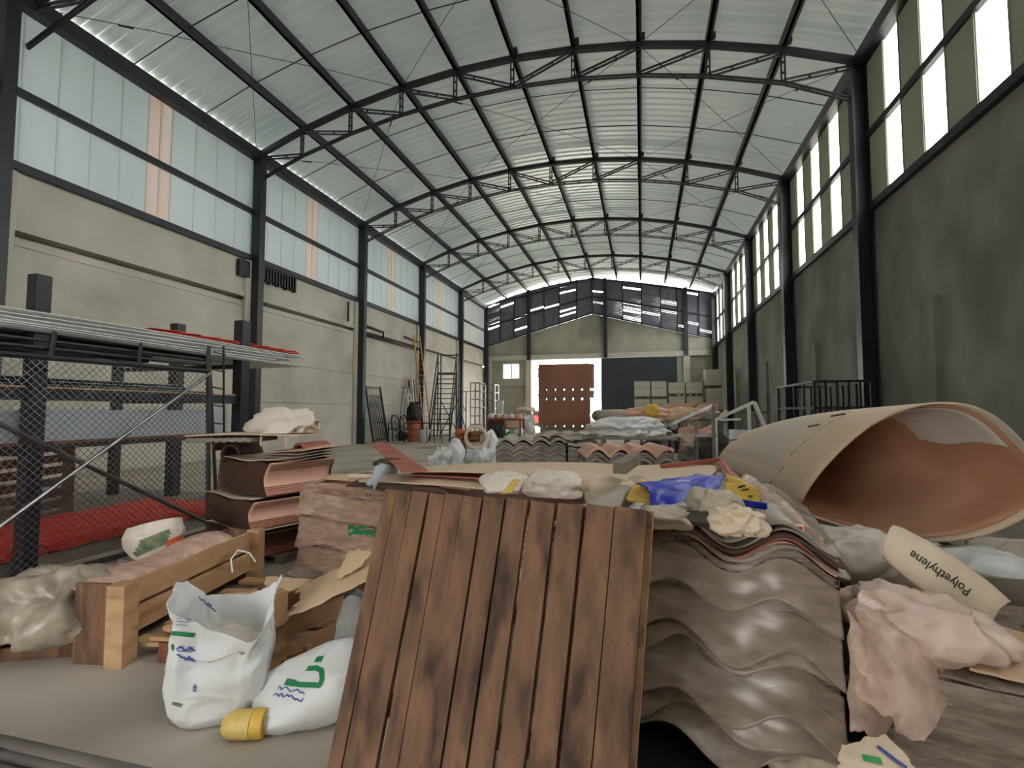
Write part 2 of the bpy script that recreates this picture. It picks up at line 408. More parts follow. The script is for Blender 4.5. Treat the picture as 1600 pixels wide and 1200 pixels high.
# sliding door leaf
d = MB(); d.box(-2.75, 2.35, 35.42, 35.47, 0.05, 5.12)
for k in range(18): d.box(-2.75 + k * .3, -2.70 + k * .3, 35.40, 35.42, .05, 5.12)
dr = d.build('door_1', 'door', kind='structure', label='dark blue-grey sliding door pushed aside from the far doorway')
MB().box(-2.75, 2.35, 35.38, 35.40, 1.5, 1.58).build('rail', 'steel', dr)
MB().box(-2.75, 2.35, 35.38, 35.40, 2.55, 2.6).build('rail', 'steel', dr)

# roof: corrugated sheets on the arc
def roof(u, v):
    x = XL - 0.25 + (XR - XL + 0.5) * u; y = Y0 + 0.2 + (Y1 + 0.1 - Y0 - 0.2) * v
    k = int(round(v * NV)) % 6
    c = (0, 0, .035, .035, .035, 0)[k]
    xx = min(max(x, XL), XR)
    return Vector((x, y, arc_z(xx) + 0.30 - abs(x - xx) * .35 + c))
NV = int((Y1 - Y0) / 0.3) * 6
MB().surf(roof, 26, NV).build('ceiling', 'roof', kind='structure', label='arched roof of pale corrugated sheets')

# left clerestory: pale translucent sheets, one warm skylight strip per bay
def cladding(x, y0, y1, z0, z1, nm, material, label, rib=.6):
    mb = MB(); n = max(1, int((y1 - y0) / rib))
    for k in range(n):
        a = y0 + (y1 - y0) * k / n; b = y0 + (y1 - y0) * (k + 1) / n
        mb.box(x - .02, x, a, b, z0, z1); mb.box(x - .0, x + .007, b - .03, b - .001, z0, z1)
    return mb.build(nm, material, kind='structure', label=label)
n = 0
for i in range(-1, 6):
    ya = CY[i] if i >= 0 else Y0; yb = CY[i + 1]
    if i == -1: yb = CY[0]
    s0 = CY[max(i, 0)] + 2.5 if i >= 0 else ya + 1; s1 = s0 + .62
    for seg in ((ya, s0), (s1, yb)):
        n += 1
        cladding(XL - .06, seg[0], seg[1], SILL_L, EAVE + .1, 'window_%d' % (n + 10), 'clad', 'pale blue-green translucent cladding over the left wall')
    n += 1
    cladding(XL - .06, s0, s1, SILL_L, EAVE + .1, 'window_%d' % (n + 10), 'skylight', 'narrow warm skylight strip in the left cladding', rib=.3)
# right clerestory: open slots between grey-green panels
for i in range(-1, 6):
    yc = CY[i] if i >= 0 else CY[0] - 5.86
    for k in range(4):
        a = yc + (.66, 2.18, 3.62, 4.98)[k]; b = yc + (1.53, 2.97, 4.40, 5.87)[k]
        mb = MB(); mb.box(XR, XR + .03, a, b, SILL_R, EAVE + .1)
        mb.box(XR - .015, XR, a + .02, a + .05, SILL_R, EAVE + .1); mb.box(XR - .015, XR, b - .05, b - .02, SILL_R, EAVE + .1)
        mb.build('wall_right_panel', 'panel', kind='structure', label='grey-green cladding panel between open slots over the right wall')

# steel frame
SIDE = {XL: 'left', XR: 'right'}
for X, side in ((XL, 'left'), (XR, 'right')):
    sgn = 1 if side == 'left' else -1
    for i, y in enumerate(CY):
        if i == 6: y = 35.3
        if i == 1 and side == 'left': y = 6.1
        if i == 0: where = 'beside the camera'
        else: where = ('%s in view from the camera' % ORD[i - 1]) if i < 6 else 'in the far corner'
        t = thing('steel_column', (X + sgn * .14, y, 0), 'dark steel column on the %s wall, %s' % (side, where), 'column', 'steel columns along the walls')
        c = MB(); x0 = X; x1 = X + sgn * .3; xa, xb = min(x0, x1), max(x0, x1)
        if side == 'left':
            c.box(xa, xb, y - .11, y + .11, 0, EAVE); 
        else:
            c.box(xa, xa + .035, y - .13, y + .13, 0, EAVE); c.box(xb - .035, xb, y - .13, y + .13, 0, EAVE); c.box(xa + .035, xb - .035, y - .03, y + .03, 0, EAVE)
        c.build('shaft', 'steel', t)
        MB().box(X + sgn * .14 - .22, X + sgn * .14 + .22, y - .2, y + .2, 0, .025).build('base_plate', 'steel_black', t)
    nm = 'concrete sill' 
    t1 = 'steel_rail'
    for z, w_, h_, lab in ((SILL_L if side == 'left' else SILL_R, .12, .16, 'dark steel sill rail along the top of the %s wall'), (7.45, .1, .14, 'dark steel rail halfway up the cladding on the %s side'), (EAVE, .26, .3, 'heavy dark steel eave beam on the %s side')):
        MB().box(X - .05 if side == 'left' else X - w_ + .05, X + w_ - .05 if side == 'left' else X + .05, Y0, Y1, z - h_ / 2, z + h_ / 2).build('steel_rail', 'steel', label=lab % side, cat='rail')

def dbl(mb, a, b, w=.04, gap=.05, lace=3):
    """two parallel angles with batten plates"""
    a = Vector(a); b = Vector(b); d = (b - a).normalized(); s = Vector((0, 1, 0)).cross(d).normalized() * gap / 2
    mb.beam(a + s, b + s, .05, w * .7, up=s); mb.beam(a - s, b - s, .05, w * .7, up=s)
    for k in range(1, lace + 1):
        p = a.lerp(b, k / (lace + 1)); mb.beam(p - d * .02, p + d * .02, .04, gap, up=s)
CHORD = 0.80
for i, y in enumerate(CY[:-1]):
    where = 'over the camera' if i == 0 else ('hung %s in front of the camera' % ORD[i - 1])
    t = thing('roof_truss', (XC, y, EAVE), 'arched dark steel roof truss %s, spanning column to column' % where, 'roof truss', 'arched roof trusses')
    zt = [arc_z(x) for x in NX]
    zb = [zt[0] - .82] + [z - CHORD for z in zt[1:-1]] + [zt[-1] - .95]
    mb = MB()
    for k in range(10): mb.beam((NX[k], y, zt[k]), (NX[k + 1], y, zt[k + 1]), .14, .13)
    mb.build('top_chord', 'steel_black', t)
    mb = MB()
    for k in range(10): dbl(mb, (NX[k], y, zb[k]), (NX[k + 1], y, zb[k + 1]), .045, .07, 2)
    mb.build('bottom_chord', 'steel_black', t)
    for k in range(1, 10):
        mb = MB(); dbl(mb, (NX[k], y, zt[k] - .05), (NX[k], y, zb[k]), .045, .08, 2); mb.build('vertical_web', 'steel_black', t)
    for k in range(0, 5):
        mb = MB(); dbl(mb, (NX[k], y, zt[k] - .06), (NX[k + 1], y, zb[k + 1] + .03), .045, .09, 2); mb.build('diagonal_web', 'steel_black', t)
    for k in range(5, 10):
        mb = MB(); dbl(mb, (NX[k], y, zb[k] + .03), (NX[k + 1], y, zt[k + 1] - .06), .045, .09, 2); mb.build('diagonal_web', 'steel_black', t)
for k in range(1, 10):
    z = arc_z(NX[k]) + .165
    mb = MB(); mb.box(NX[k] - .035, NX[k] + .035, Y0 + .2, Y1 - .05, z - .13, z + .125); mb.box(NX[k] - .04, NX[k] + .09, Y0 + .2, Y1 - .05, z - .13, z - .115)
    wh = ('%s purlin up from the left eave' % (ORD[k - 1] if k > 1 else 'lowest')) if k < 5 else ('purlin along the crown of the roof' if k == 5 else '%s purlin up from the right eave' % (ORD[9 - k] if k < 9 else 'lowest'))
    mb.build('roof_purlin', 'steel_black', label='long dark steel %s' % wh, cat='purlin', group='purlins along the roof')
    for i in range(1, 6):
        pass
# cleats where purlins cross the trusses
for i, y in enumerate(CY[1:-1]):
    for k in range(5, 10):
        z = arc_z(NX[k]) + .12
        MB().box(NX[k] + .05, NX[k] + .17, y - .16, y - .04, z - .05, z + .07).build('purlin_cleat', 'steel_black', label='small dark cleat on the %s roof truss, %s purlin crossing from the crown' % (ORD[i], ORD[k - 5]), cat='cleat', group='cleats on the roof trusses')
# sag rods and cross bracing
for i in range(1, 6):
    for s, nm in ((1 / 3, 'nearer'), (2 / 3, 'farther')):
        y = CY[i] + (CY[i + 1] - CY[i]) * s
        mb = MB()
        mb.tube([(x, y, arc_z(x) + .16) for x in NX], .014, 5)
        mb.build('sag_rod', 'steel_black', label='thin arched rod, %s of two past the %s truss' % (nm, ORD[i - 1]), cat='rod', group='sag rods under the roof sheets')
    for a, b, nm in ((0, 3, 'by the left eave'), (3, 7, 'under the crown'), (7, 10, 'by the right eave')):
        for p, q, dr_ in ((a, b, 'slanting right'), (b, a, 'slanting left')):
            m_ = Vector(((NX[p] + NX[q]) / 2, (CY[i] + CY[i + 1]) / 2, arc_z((NX[p] + NX[q]) / 2) - .12))
            pa = Vector((NX[p], CY[i], arc_z(NX[p]))); pb = Vector((NX[q], CY[i + 1], arc_z(NX[q])))
            mb = MB(); mb.tube([pa, m_.lerp(pa, .5) + Vector((0, 0, .04)), m_, m_.lerp(pb, .5) + Vector((0, 0, .04)), pb], .008, 5)
            w_ = pa.lerp(m_, .35); mb.tube([w_ + Vector((0, 0, .01)), pa.lerp(m_, .42) + Vector((0, 0, .01))], .022, 6)
            mb.build('bracing_rod', 'steel_black', label='thin roof brace %s %s, past %s truss' % (dr_, nm, ORD[i - 1]), cat='rod', group='crossed bracing rods under the roof')

# louvred gable above the far wall
t = thing('gable_louvre', (-3.35, 35.7, 6.2), 'dark slatted louvre screen filling the far gable, with gaps of daylight', 'louvre')
def gl(x): return 6.27 + (x + 11.44) / 8.09 * 2.17 if x < -3.35 else 6.22 + (4.96 - x) / 8.31 * 2.22
def gt(x): return arc_z(min(max(x, XL), XR)) + (.20 - .10 * math.sin(PI * (x + 11.44) / 8.09) if x < -3.35 else .18 - .30 * math.sin(PI * (4.96 - x) / 8.31))
mull = [-11.4, -10.3, -9.2, -8.05, -6.9, -5.75, -4.5, -3.35, -2.43, -1.2, .1, 1.4, 2.5, 3.05, 3.9, 4.93]
rg = random.Random(11)
for i in range(len(mull) - 1):
    x0, x1 = mull[i], mull[i + 1]
    mb = MB(); N_ = 26; skip = 0
    right = x0 > -3.4
    for k in range(N_):
        f = (k + .5) / N_; pit = (gt(x0) - gl(x0)) / N_; wd = pit * 1.02
        open_ = rg.random()
        if right and x0 > -2.6 and .08 < f < .62 + .12 * math.sin(i * 2.1): wd = pit * (.955 if open_ > .12 else .80)
        if not right and .15 < f < .55 and open_ < .10: wd = pit * .45
        elif open_ < (.05 if not right else .07): wd = pit * (.5 if rg.random() < .5 else .8)
        za = gl(x0) + (gt(x0) - gl(x0)) * f; zb_ = gl(x1) + (gt(x1) - gl(x1)) * f
        mb.beam((x0, 35.72, za), (x1, 35.72, zb_), .02, wd)
    mb.build('slat_panel', 'louvre', t)
for i, x in enumerate(mull):
    MB().beam((x, 35.64, gl(x) - .1), (x, 35.64, gt(x)), .07, .07, up=(0, 1, 0)).build('mullion', 'steel', t)
for fr in (0.0, .48, 1.0):
    mb = MB()
    for xa, xb in ((-11.4, -3.35), (-3.35, 4.93)):
        mb.beam((xa, 35.66, gl(xa) * (1 - fr) + gt(xa) * fr), (xb, 35.66, gl(xb) * (1 - fr) + gt(xb) * fr), .08, .09)
    mb.build('raker', 'steel', t)
for x, where in ((-8.05, 'left of the doorway'), (-2.43, 'over the right edge of the doorway'), (3.03, 'by the right end of the sliding door')):
    MB().box(x - .13, x + .13, 35.45, 35.7, 5.15, gt(x)).build('gable_post', 'steel', label='dark steel post on the far gable %s' % where, cat='post', group='posts on the far gable')
# ------------------------------------------------------------------ storage rack along the left
rk = thing('storage_rack', (-5.8, 4.0, 0), 'dark steel storage rack with shelves of long sheets, standing left of the mesh panel', 'rack')
for x, y, z, w_ in ((-4.84, 2.92, 2.48, .11), (-4.84, 5.08, 2.48, .13), (-6.75, 5.85, 2.66, .14), (-7.7, 5.7, 2.3, .11), (-6.75, 2.6, 2.6, .14)):
    mb = MB(); mb.box(x - w_ / 2, x + w_ / 2, y - w_ / 2, y + w_ / 2, 0, z); mb.box(x - w_ * .95, x + w_ * .95, y - w_, y + w_, 0, .03)
    mb.build('post', 'steel', rk)
for z in (1.03, 1.50, 1.93):
    for y in (2.92, 5.08):
        MB().box(-6.8, -4.86, y - .04, y + .04, z - .05, z).build('shelf_arm', 'steel_black', rk)
for z in (1.07, 1.54):
    mb = MB(); mb.box(-4.84 - .02, -4.84 + .02, .2, 5.14, z - .04 - (.06 if z > 1.3 else 0), z); mb.build('shelf_edge', 'steel_black', rk)
MB().box(-6.7, -4.85, .3, 5.12, 1.535, 1.56).build('shelf_board', 'wood_pale', rk, label='orange-brown plywood shelf board')
MB().box(-6.7, -4.85, .3, 5.12, 1.065, 1.09).build('shelf_board', 'red_wood' if 'red_wood' in M else 'wood_red', rk)
# pale board standing on the lower shelf
for k, (x, h, lab) in enumerate(((-4.95, .27, 'long pale blue board on edge on the lower rack shelf'),)):
    MB().box(x - .03, x, .4, 5.0, 1.09, 1.09 + h).build('board', 'sheet_blue', label=lab, cat='board')
# clear sheets on the middle shelf
for k, nm in enumerate(('lowest', 'middle', 'topmost')):
    mb = MB(); z = 1.562 + k * .028
    mb.sheet(lambda u, v: Vector((-6.4 + 1.4 * u + .03 * k, .5 + (4.3 - k * .25) * v, z + .012 + .008 * math.sin(u * 40))), 40, 2, .006)
    mb.build('clear_sheet', 'glassy', smooth=False, label='corrugated clear sheet, %s of three on the middle rack shelf' % nm, cat='sheet', group='clear sheets on the middle rack shelf')
# dark square tubes on the top arms
for k in range(9):
    x = -4.93 - k * .17; z = 1.93 + (k % 2) * .0; y1 = 4.6 - (k * 7 % 5) * .25
    MB().box(x - .05, x + .05, .2, y1, z, z + .055).build('square_tube', 'steel_black', label='long dark square tube on the top rack arms, %s from the aisle' % ORD[k].replace('nearest', 'first'), cat='tube', group='square tubes on the top rack arms')
# white roofing sheets over the tubes, nested, ends ragged
NM = ['bottom', 'second', 'third', 'fourth', 'fifth', 'top']
for k in range(6):
    z = 1.995 + k * .026; y1 = 6.05 - (0, .5, .2, .35, .1, .0)[k]
    def fw(u, v, z=z, y1=y1, k=k):
        w = u * 9 % 1
        return Vector((-6.1 + 1.36 * u + .012 * (k % 2), .2 + (y1 - .2) * v, z + .02 * (1 if w < .35 else 0) + .012 * math.sin(v * 5 + k)))
    MB().sheet(fw, 54, 10, .012).build('roofing_sheet', 'sheet_white', label='long white ribbed roofing sheet, %s of the pile over the rack' % NM[k], cat='sheet', group='white roofing sheets over the rack')
for k in range(2):
    def ft(u, v, k=k):
        return Vector((-5.75 + .95 * u, 4.0 + 2.12 * v - .05 * k, 2.175 + k * .022 + .014 * abs(math.sin(u * PI * 4)) + .014 * (v * 8 % 1)))
    MB().sheet(ft, 32, 48, .008).build('tile_sheet', 'red_plastic', label=('lower' if k == 0 else 'upper') + ' red tile-pattern sheet on top of the white roofing sheets', cat='sheet', group='red tile sheets on the white pile')

# chain-link panel in front of the rack
fx = -4.6; fy0, fy1, fz0, fz1 = 1.55, 4.4, .12, 1.79
pn = thing('mesh_panel', (fx, 2.9, 0), 'dark tubular frame with chain-link mesh and crossed braces before the rack', 'mesh panel')
def onp(y, z): return Vector((fx + (z - 1) * -.04, y, z))
mb = MB()
for a, b in ((onp(.6, fz1 - .02), onp(fy1, fz1)), (onp(fy1, 0), onp(fy1, 2.02)), (onp(.6, .05), onp(fy1, .05)), (onp(.6, 0), onp(.6, 1.8))): mb.tube([a, b], .024, 8)
mb.build('frame', 'steel_black', pn)
mb = MB(); mb.tube([onp(1.55, 1.88) + Vector((.02, 0, 0)), onp(4.4, .13) + Vector((.02, 0, 0))], .02, 8); mb.build('brace', 'steel_wear', pn)
mb = MB(); mb.tube([onp(1.9, -.05 + .1) + Vector((.05, 0, 0)), onp(4.4, 1.78) + Vector((.05, 0, 0))], .016, 8); mb.build('brace', 'galv', pn, label='grey galvanised brace')
mb = MB()
st = .06
y = .6 - (fz1 - fz0)
while y < fy1:
    for s in (0, 1):
        # wires rising and falling at 45 degrees, clipped to the frame
        ya, za, yb, zb = (y, fz0, y + (fz1 - fz0), fz1) if s == 0 else (y, fz1, y + (fz1 - fz0), fz0)
        dz = (zb - za)
        t0 = max(0, (.6 - ya) / (yb - ya)); t1 = min(1, (fy1 - ya) / (yb - ya))
        if t1 - t0 > .01:
            a = onp(ya + (yb - ya) * t0, za + dz * t0); b = onp(ya + (yb - ya) * t1, za + dz * t1)
            off = Vector((.004 if s else -.004, 0, 0)); mb.tube([a + off, b + off], .0027, 4, cap=False)
    y += st
mb.build('chain_link_mesh', 'galv', pn)
lf = thing('scaffold_ladder', (-4.7, 4.6, 0), 'thin dark ladder-like frame leaning just past the chain-link panel', 'frame')
mb = MB(); mb.tube([(-4.66, 4.62, .0), (-4.66, 4.42, 2.08)], .018, 8); mb.tube([(-4.66, 4.72, .0), (-4.66, 4.62, 2.1)], .012, 8); mb.build('upright', 'steel_black', lf)
for k in range(5):
    z = 1.2 + k * .2; 
    MB().tube([(-4.67, 4.5, z + .02), (-4.67, 4.66, z)], .009, 6).build('rung', 'steel_black', lf)
for k, yy in enumerate((2.05, 2.9, 3.62)):
    MB().beam((-4.62, yy - .01, fz1), (-4.64, yy + .02, 2.0), .02, .035).build('upright_bar', 'steel_black', pn)
for k in range(2):
    MB().tube([(-4.66, .6, 1.86 + k * .06), (-4.68, 4.4, 1.86 + k * .06)], .014, 6).build('rail', 'steel_black', pn)

# pallet standing against the rack post, far left
pp = thing('wooden_pallet', (-6.4, 3.9, 0), 'weathered brown pallet standing on edge behind the chain-link, far left', 'pallet')
e = Vector((-.35, 1.0, 0)).normalized(); o = Vector((-6.05, 3.3, .02))
for k in range(8):
    z = .05 + k * .125
    a = o + Vector((0, 0, z)); MB().beam(a, a + e * 1.05, .02, .085).build('slat', 'wood_grey', pp)
for s in (0.03, .52, 1.02):
    a = o + e * s + Vector((-.06, 0, 0)); MB().beam(a, a + Vector((0, 0, 1.0)), .08, .07, up=e).build('stringer', 'wood_grey', pp)
# grey slab and low red tiles under the rack
MB().box(-8.4, -6.2, 2.0, 6.2, 0, .1).build('floor_slab', 'fibre_grey', label='low grey slab on the floor behind the red sheets', cat='slab')
pl = thing('wooden_pallet', (-5.4, 3.6, 0), 'low dark pallet carrying the red sheets under the rack', 'pallet')
MB().box(-6.15, -4.98, 1.2, 5.2, .09, .12).build('deck', 'wood_grey', pl)
for x in (-5.02, -5.5, -6.1): MB().box(x - .04, x + .04, 1.2, 5.2, 0, .09).build('runner', 'wood_grey', pl)
for k in range(4):
    def fr(u, v, k=k):
        return Vector((-6.2 + 1.27 * u, .9 + (4.35 - .06 * k) * v, .135 + k * .022 + .02 * abs(math.sin(u * PI * 5)) + .022 * (v * 13 % 1)))
    MB().sheet(fr, 40, 78, .008).build('tile_sheet', 'red_plastic', label='bright red tile-pattern sheet, %s of the low pile under the rack' % NM[(0, 1, 2, 5)[k]], cat='sheet', group='red tile sheets under the rack')
MB().beam((-4.1, .9, .03), (-4.2, 3.9, .03), .16, .05).build('floor_plank', 'wood_grey', label='long grey plank on the floor in front of the chain-link panel', cat='plank')

# printed bag behind the crate
BG = Vector((-3.82, 3.16, .17))
def openbag(u, v):
    a = 2 * PI * u; c, s = math.cos(a), math.sin(a); k = .02 * crease(Vector((c * 1.4, s * 1.4, v * 2)), 3)
    r = (.6 + .42 * math.sin(min(v * 1.3, 1) * PI / 2)) * (1 - .12 * max(0, v - .75) * 4)
    return BG + Matrix.Rotation(.35, 3, 'Z') @ Vector(((.22 * r + k) * c, (.13 * r + k) * s, v * (.27 + .05 * c - .03 * s) + .0))
bp = thing('printed_bag', BG, 'open white plastic bag with green and orange print behind the long crate', 'bag')
bpb = MB().sheet(openbag, 60, 30, .004).build('bag', 'white_bag2', bp, smooth=True)
MB().box(BG.x - .2, BG.x + .2, BG.y - .12, BG.y + .14, 0, BG.z + .01).build('block', 'wood_grey', label='grey block under the open printed bag', cat='block')
def decal(fn, pts, w, name, material, parent, seg=1, lift=.003):
    """a printed stroke on a surface fn(u, v): pts are (u, v) of the stroke's middle"""
    mb = MB()
    P = []
    for (u, v) in pts:
        e_ = .004; p = Vector(fn(u, v)); n = (Vector(fn(u + e_, v)) - p).cross(Vector(fn(u, v + e_)) - p)
        P.append((p, n.normalized() if n.length else Vector((0, 0, 1))))
    for i in range(len(P) - 1):
        (a, na), (b, nb) = P[i], P[i + 1]; d = (b - a)
        if d.length < 1e-6: continue
        d.normalize(); sa = na.cross(d) * w / 2; sb = nb.cross(d) * w / 2
        for sgn in (1,):
            a2, b2 = a + na * lift, b + nb * lift; e2 = d * w * .1
            mb.add([a2 - sa - e2, b2 - sb + e2, b2 + sb + e2, a2 + sa - e2], [(0, 1, 2, 3)])
    return mb.build(name, material, parent)

# ------------------------------------------------------------------ pallet with boards standing along its edge, left foreground
cr = thing('long_crate', (-2.9, 2.7, 0), 'pale wooden pallet stood on its long edge behind the white sack', 'pallet')
A = Vector((-2.74, 2.08, 0)); B = Vector((-2.98, 3.32, 0)); d = (B - A).normalized(); n_ = Vector((-d.y, d.x, 0))
for z, h in ((.345, .13), (.185, .13)):
    MB().beam(A + d * .03 + Vector((0, 0, z)), B - d * .03 + Vector((0, 0, z)), .025, h).build('board', 'wood_pale', cr)
for s, w_ in ((0.0, .10), (1.22, .08)):
    p = A + d * s - n_ * .03
    mb = MB(); mb.beam(p + Vector((0, 0, .0)), p + Vector((0, 0, .425)), .1, w_, up=d); mb.build('end_post', 'wood_pale', cr)
    q = p + n_ * .17; MB().beam(q, q + Vector((0, 0, .42)), .18, .03, up=d).build('end_board', 'wood_dark', cr)
for k in range(5):
    p = A + d * (.12 + k * .24) + Vector((0, 0, .075))
    MB().beam(p - n_ * .02, p - n_ * .36, .1, .022).build('slat', 'wood_pale', cr)
pb = thing('wooden_pallet', (-3.5, 2.3, 0), 'dusty low pallet under the crumpled plastic, left edge', 'pallet')
for k in range(4):
    a = Vector((-4.0 + k * .28, 1.5 + k * .17, .085)); MB().beam(a, a + Vector((-.35, 1.3, 0)), .2, .02).build('slat', 'wood_dark', pb)
for k in range(3):
    a = Vector((-4.15 - k * .15, 1.62 + k * .5, .035)); MB().beam(a, a + Vector((1.2, .55, 0)), .08, .07).build('runner', 'wood_dark', pb)
crumple((-4.4, 1.5, .11), (-3.0, 2.15, .11), (-3.2, 3.0, .12), (-4.6, 2.6, .12), .02, 5, .015, 1.2, 20, 20, .06, .006).build('cardboard_sheet', 'card', smooth=True, label='torn flat cardboard on the low pallet at the left edge', cat='cardboard')
# wrapped bundle behind the pallet
def bundle(u, v):
    p = A.lerp(B, v * .98) + n_ * .30
    th = PI * (1.05 * u - .02)
    r = .27 * (1 + .05 * ridge(Vector((u * 3, v * 7, 1)), 3))
    return p + n_ * (r * .85 * math.cos(th)) + Vector((0, 0, .12 + max(-.1, (.27 + .02 * math.sin(v * 9)) * max(0.0, math.sin(th)) ** .6)))
mb = MB().sheet(bundle, 40, 60, .01)
mb.build('wrapped_bundle', 'film_pink', smooth=True, label='pinkish film-wrapped bundle lying along the back of the long crate', cat='bundle')
mb = MB().sheet(lambda u, v: bundle(u, .02 + v * .95) * .985 + Vector((-.05, .04, .0)), 24, 30, .02); mb.build('wrapped_board', 'tile_pink', label='pale pink curved board inside the film bundle', cat='board')
blob((-3.22, 2.12, .1), (.62, .5, .40), 9, .42, 2.6, n=72, box=.9, R=.5).build('crumpled_film', 'film_grey', smooth=True, label='heap of dusty crumpled film on the left pallet beside the crate end post', cat='film')
blob((-3.52, 1.95, .1), (.6, .3, .2), 21, .4, 2.6, n=60, box=.9, R=.7).build('crumpled_film', 'film_grey', smooth=True, label='low tail of dusty film trailing over the cardboard at the left edge', cat='film')
# flat pallet and planks by the sack
fp = thing('wooden_pallet', (-2.45, 2.45, 0), 'low pallet with cardboard and loose slats behind the white sack', 'pallet')
for k in range(5):
    a = Vector((-2.6, 2.2 + k * .22, .12)); MB().beam(a, a + Vector((.9, .12, 0)), .1, .022).build('slat', 'wood_pale', fp)
for x in (-2.5, -2.1, -1.75): MB().beam((x, 2.15, .055), (x + .05, 3.2, .055), .07, .1).build('runner', 'wood_red', fp)
crumple((-2.55, 2.25, .145), (-2.0, 2.3, .15), (-1.95, 2.8, .16), (-2.6, 2.75, .15), .01, 31, .01, 1.2, 12, 12, .03, .006).build('cardboard_sheet', 'card', label='flat cardboard piece on the slats just left of the white sack', cat='cardboard')
MB().beam((-2.55, 2.22, .16), (-2.0, 2.12, .16), .06, .02).build('wood_strip', 'wood_pale', label='thin pale strip lying across the pallet left of the white sack', cat='plank')

# second pallet on edge with cardboard on it
c2 = thing('short_crate', (-1.7, 2.4, 0), 'wooden pallet on edge between the two printed sacks', 'pallet')
A2 = Vector((-1.77, 2.2, 0)); B2 = Vector((-1.3, 3.05, 0)); d2 = (B2 - A2).normalized(); n2 = Vector((-d2.y, d2.x, 0))
for z, h in ((.37, .1), (.255, .1), (.12, .1)):
    MB().beam(A2 + Vector((0, 0, z)), B2 + Vector((0, 0, z + .03)), .025, h).build('board', 'wood_red' if z > .3 else 'wood_pale', c2)
p = A2 - d2 * .05
MB().beam(p, p + Vector((0, 0, .44)), .07, .08, up=d2).build('end_post', 'wood_pale', c2)
q = p + n2 * .13; MB().beam(q, q + Vector((0, 0, .42)), .2, .03, up=d2).build('end_board', 'wood_dark', c2)
MB().tube([A2.lerp(B2, .45) + Vector((.02, -.02, .04)), A2.lerp(B2, .45) + Vector((.015, -.015, .46))], .006, 6).build('strap', 'black', c2)
def cb(p0, p1, p2, p3, s, lab, m='card'):
    return crumple(p0, p1, p2, p3, .03, s, .02, 1.6, 26, 26, .10, .006).build('cardboard_sheet', m, smooth=False, label=lab, cat='cardboard')

# ------------------------------------------------------------------ white sacks
SK = Vector((-1.86, 1.86, 0)); skr = .62
def sack(th, t):
    """th: angle 0..1 around, t: 0 at the floor to 1 at the mouth"""
    a = 2 * PI * th
    c, s = math.cos(a), math.sin(a); e_ = .62
    prof = .80 + .20 * math.sin(min(t * 1.35, 1) * PI * .5) if t < .75 else 1.0
    if t < .12: prof *= .72 + .28 * (t / .12) ** .5
    if t > .62: prof *= 1 - .10 * math.sin((t - .62) / .38 * PI)
    x = .205 * math.copysign(abs(c) ** e_, c) * prof; y = .135 * math.copysign(abs(s) ** e_, s) * prof
    # two standing ears of the open mouth, a dip in the front middle
    ear = .5 + .5 * math.cos(2 * a); dip = max(0, math.cos(a + .85)) ** 3
    top = .46 + .12 * ear - .14 * dip + .0 * max(0, c) + .02 * noise.noise(Vector((c * 3, s * 3, 2)))
    z = top * t
    fl = max(0, t - .7) / .3
    k = .03 * crease(Vector((c * 1.3, s * 1.3, z * 5)), 3) + .035 * fl * noise.noise(Vector((c * 2.3, s * 2.3, 5)))
    x += (k + .012 * fl * (1 if c > 0 else -.4)) * c; y += k * s - .03 * fl * dip
    z += .012 * ridge(Vector((c * 4, s * 4, 9)), 2) * fl
    R_ = Matrix.Rotation(skr - .12, 3, 'Z'); p = R_ @ Vector((x, y, z)); p += Vector((.03, .02, 0)) * t
    return SK + p
sk = thing('woven_sack', SK, 'white woven sack standing open with green and blue print', 'sack')
MB().sheet(sack, 96, 60, .003).build('bag', 'white_bag', sk, smooth=True)
mb = MB(); mb.surf(lambda u, v: SK + (sack(u, .70) - SK) * Vector((1, 1, 1)).x * 1.0 if False else (SK + Vector(((sack(u, .62).x - SK.x) * v, (sack(u, .62).y - SK.y) * v, .29 + .06 * crease(Vector((math.cos(6.28 * u) * v * 2, math.sin(6.28 * u) * v * 2, 2)), 3)))), 40, 10)
mb.build('contents', 'white_bag2', sk, smooth=True, label='crumpled white liner')
def stroke(u0, v0, u1, v1, w, nm='print', m='blue_ink', k=8, wob=0.0, par=None, fn=None):
    fn = fn or sack; par = par or sk
    pts = [(u0 + (u1 - u0) * i / k, v0 + (v1 - v0) * i / k + (wob * math.sin(i * 2.1) if wob else 0)) for i in range(k + 1)]
    return decal(fn, pts, w, nm, m, par)
from mathutils.bvhtree import BVHTree
def bvh_of(o):
    org = worldloc(o)
    return BVHTree.FromPolygons([v.co + org for v in o.data.vertices], [tuple(p.vertices) for p in o.data.polygons])
def hit(bv, px, py):
    """the point of a surface seen at a place of the photograph, with its normal"""
    r = ray(px, py).normalized(); p, n, i, dd = bv.ray_cast(Vector((0, 0, H)), r)
    if p is None: return None
    if n.dot(r) > 0: n = -n
    return p + n * .004, n
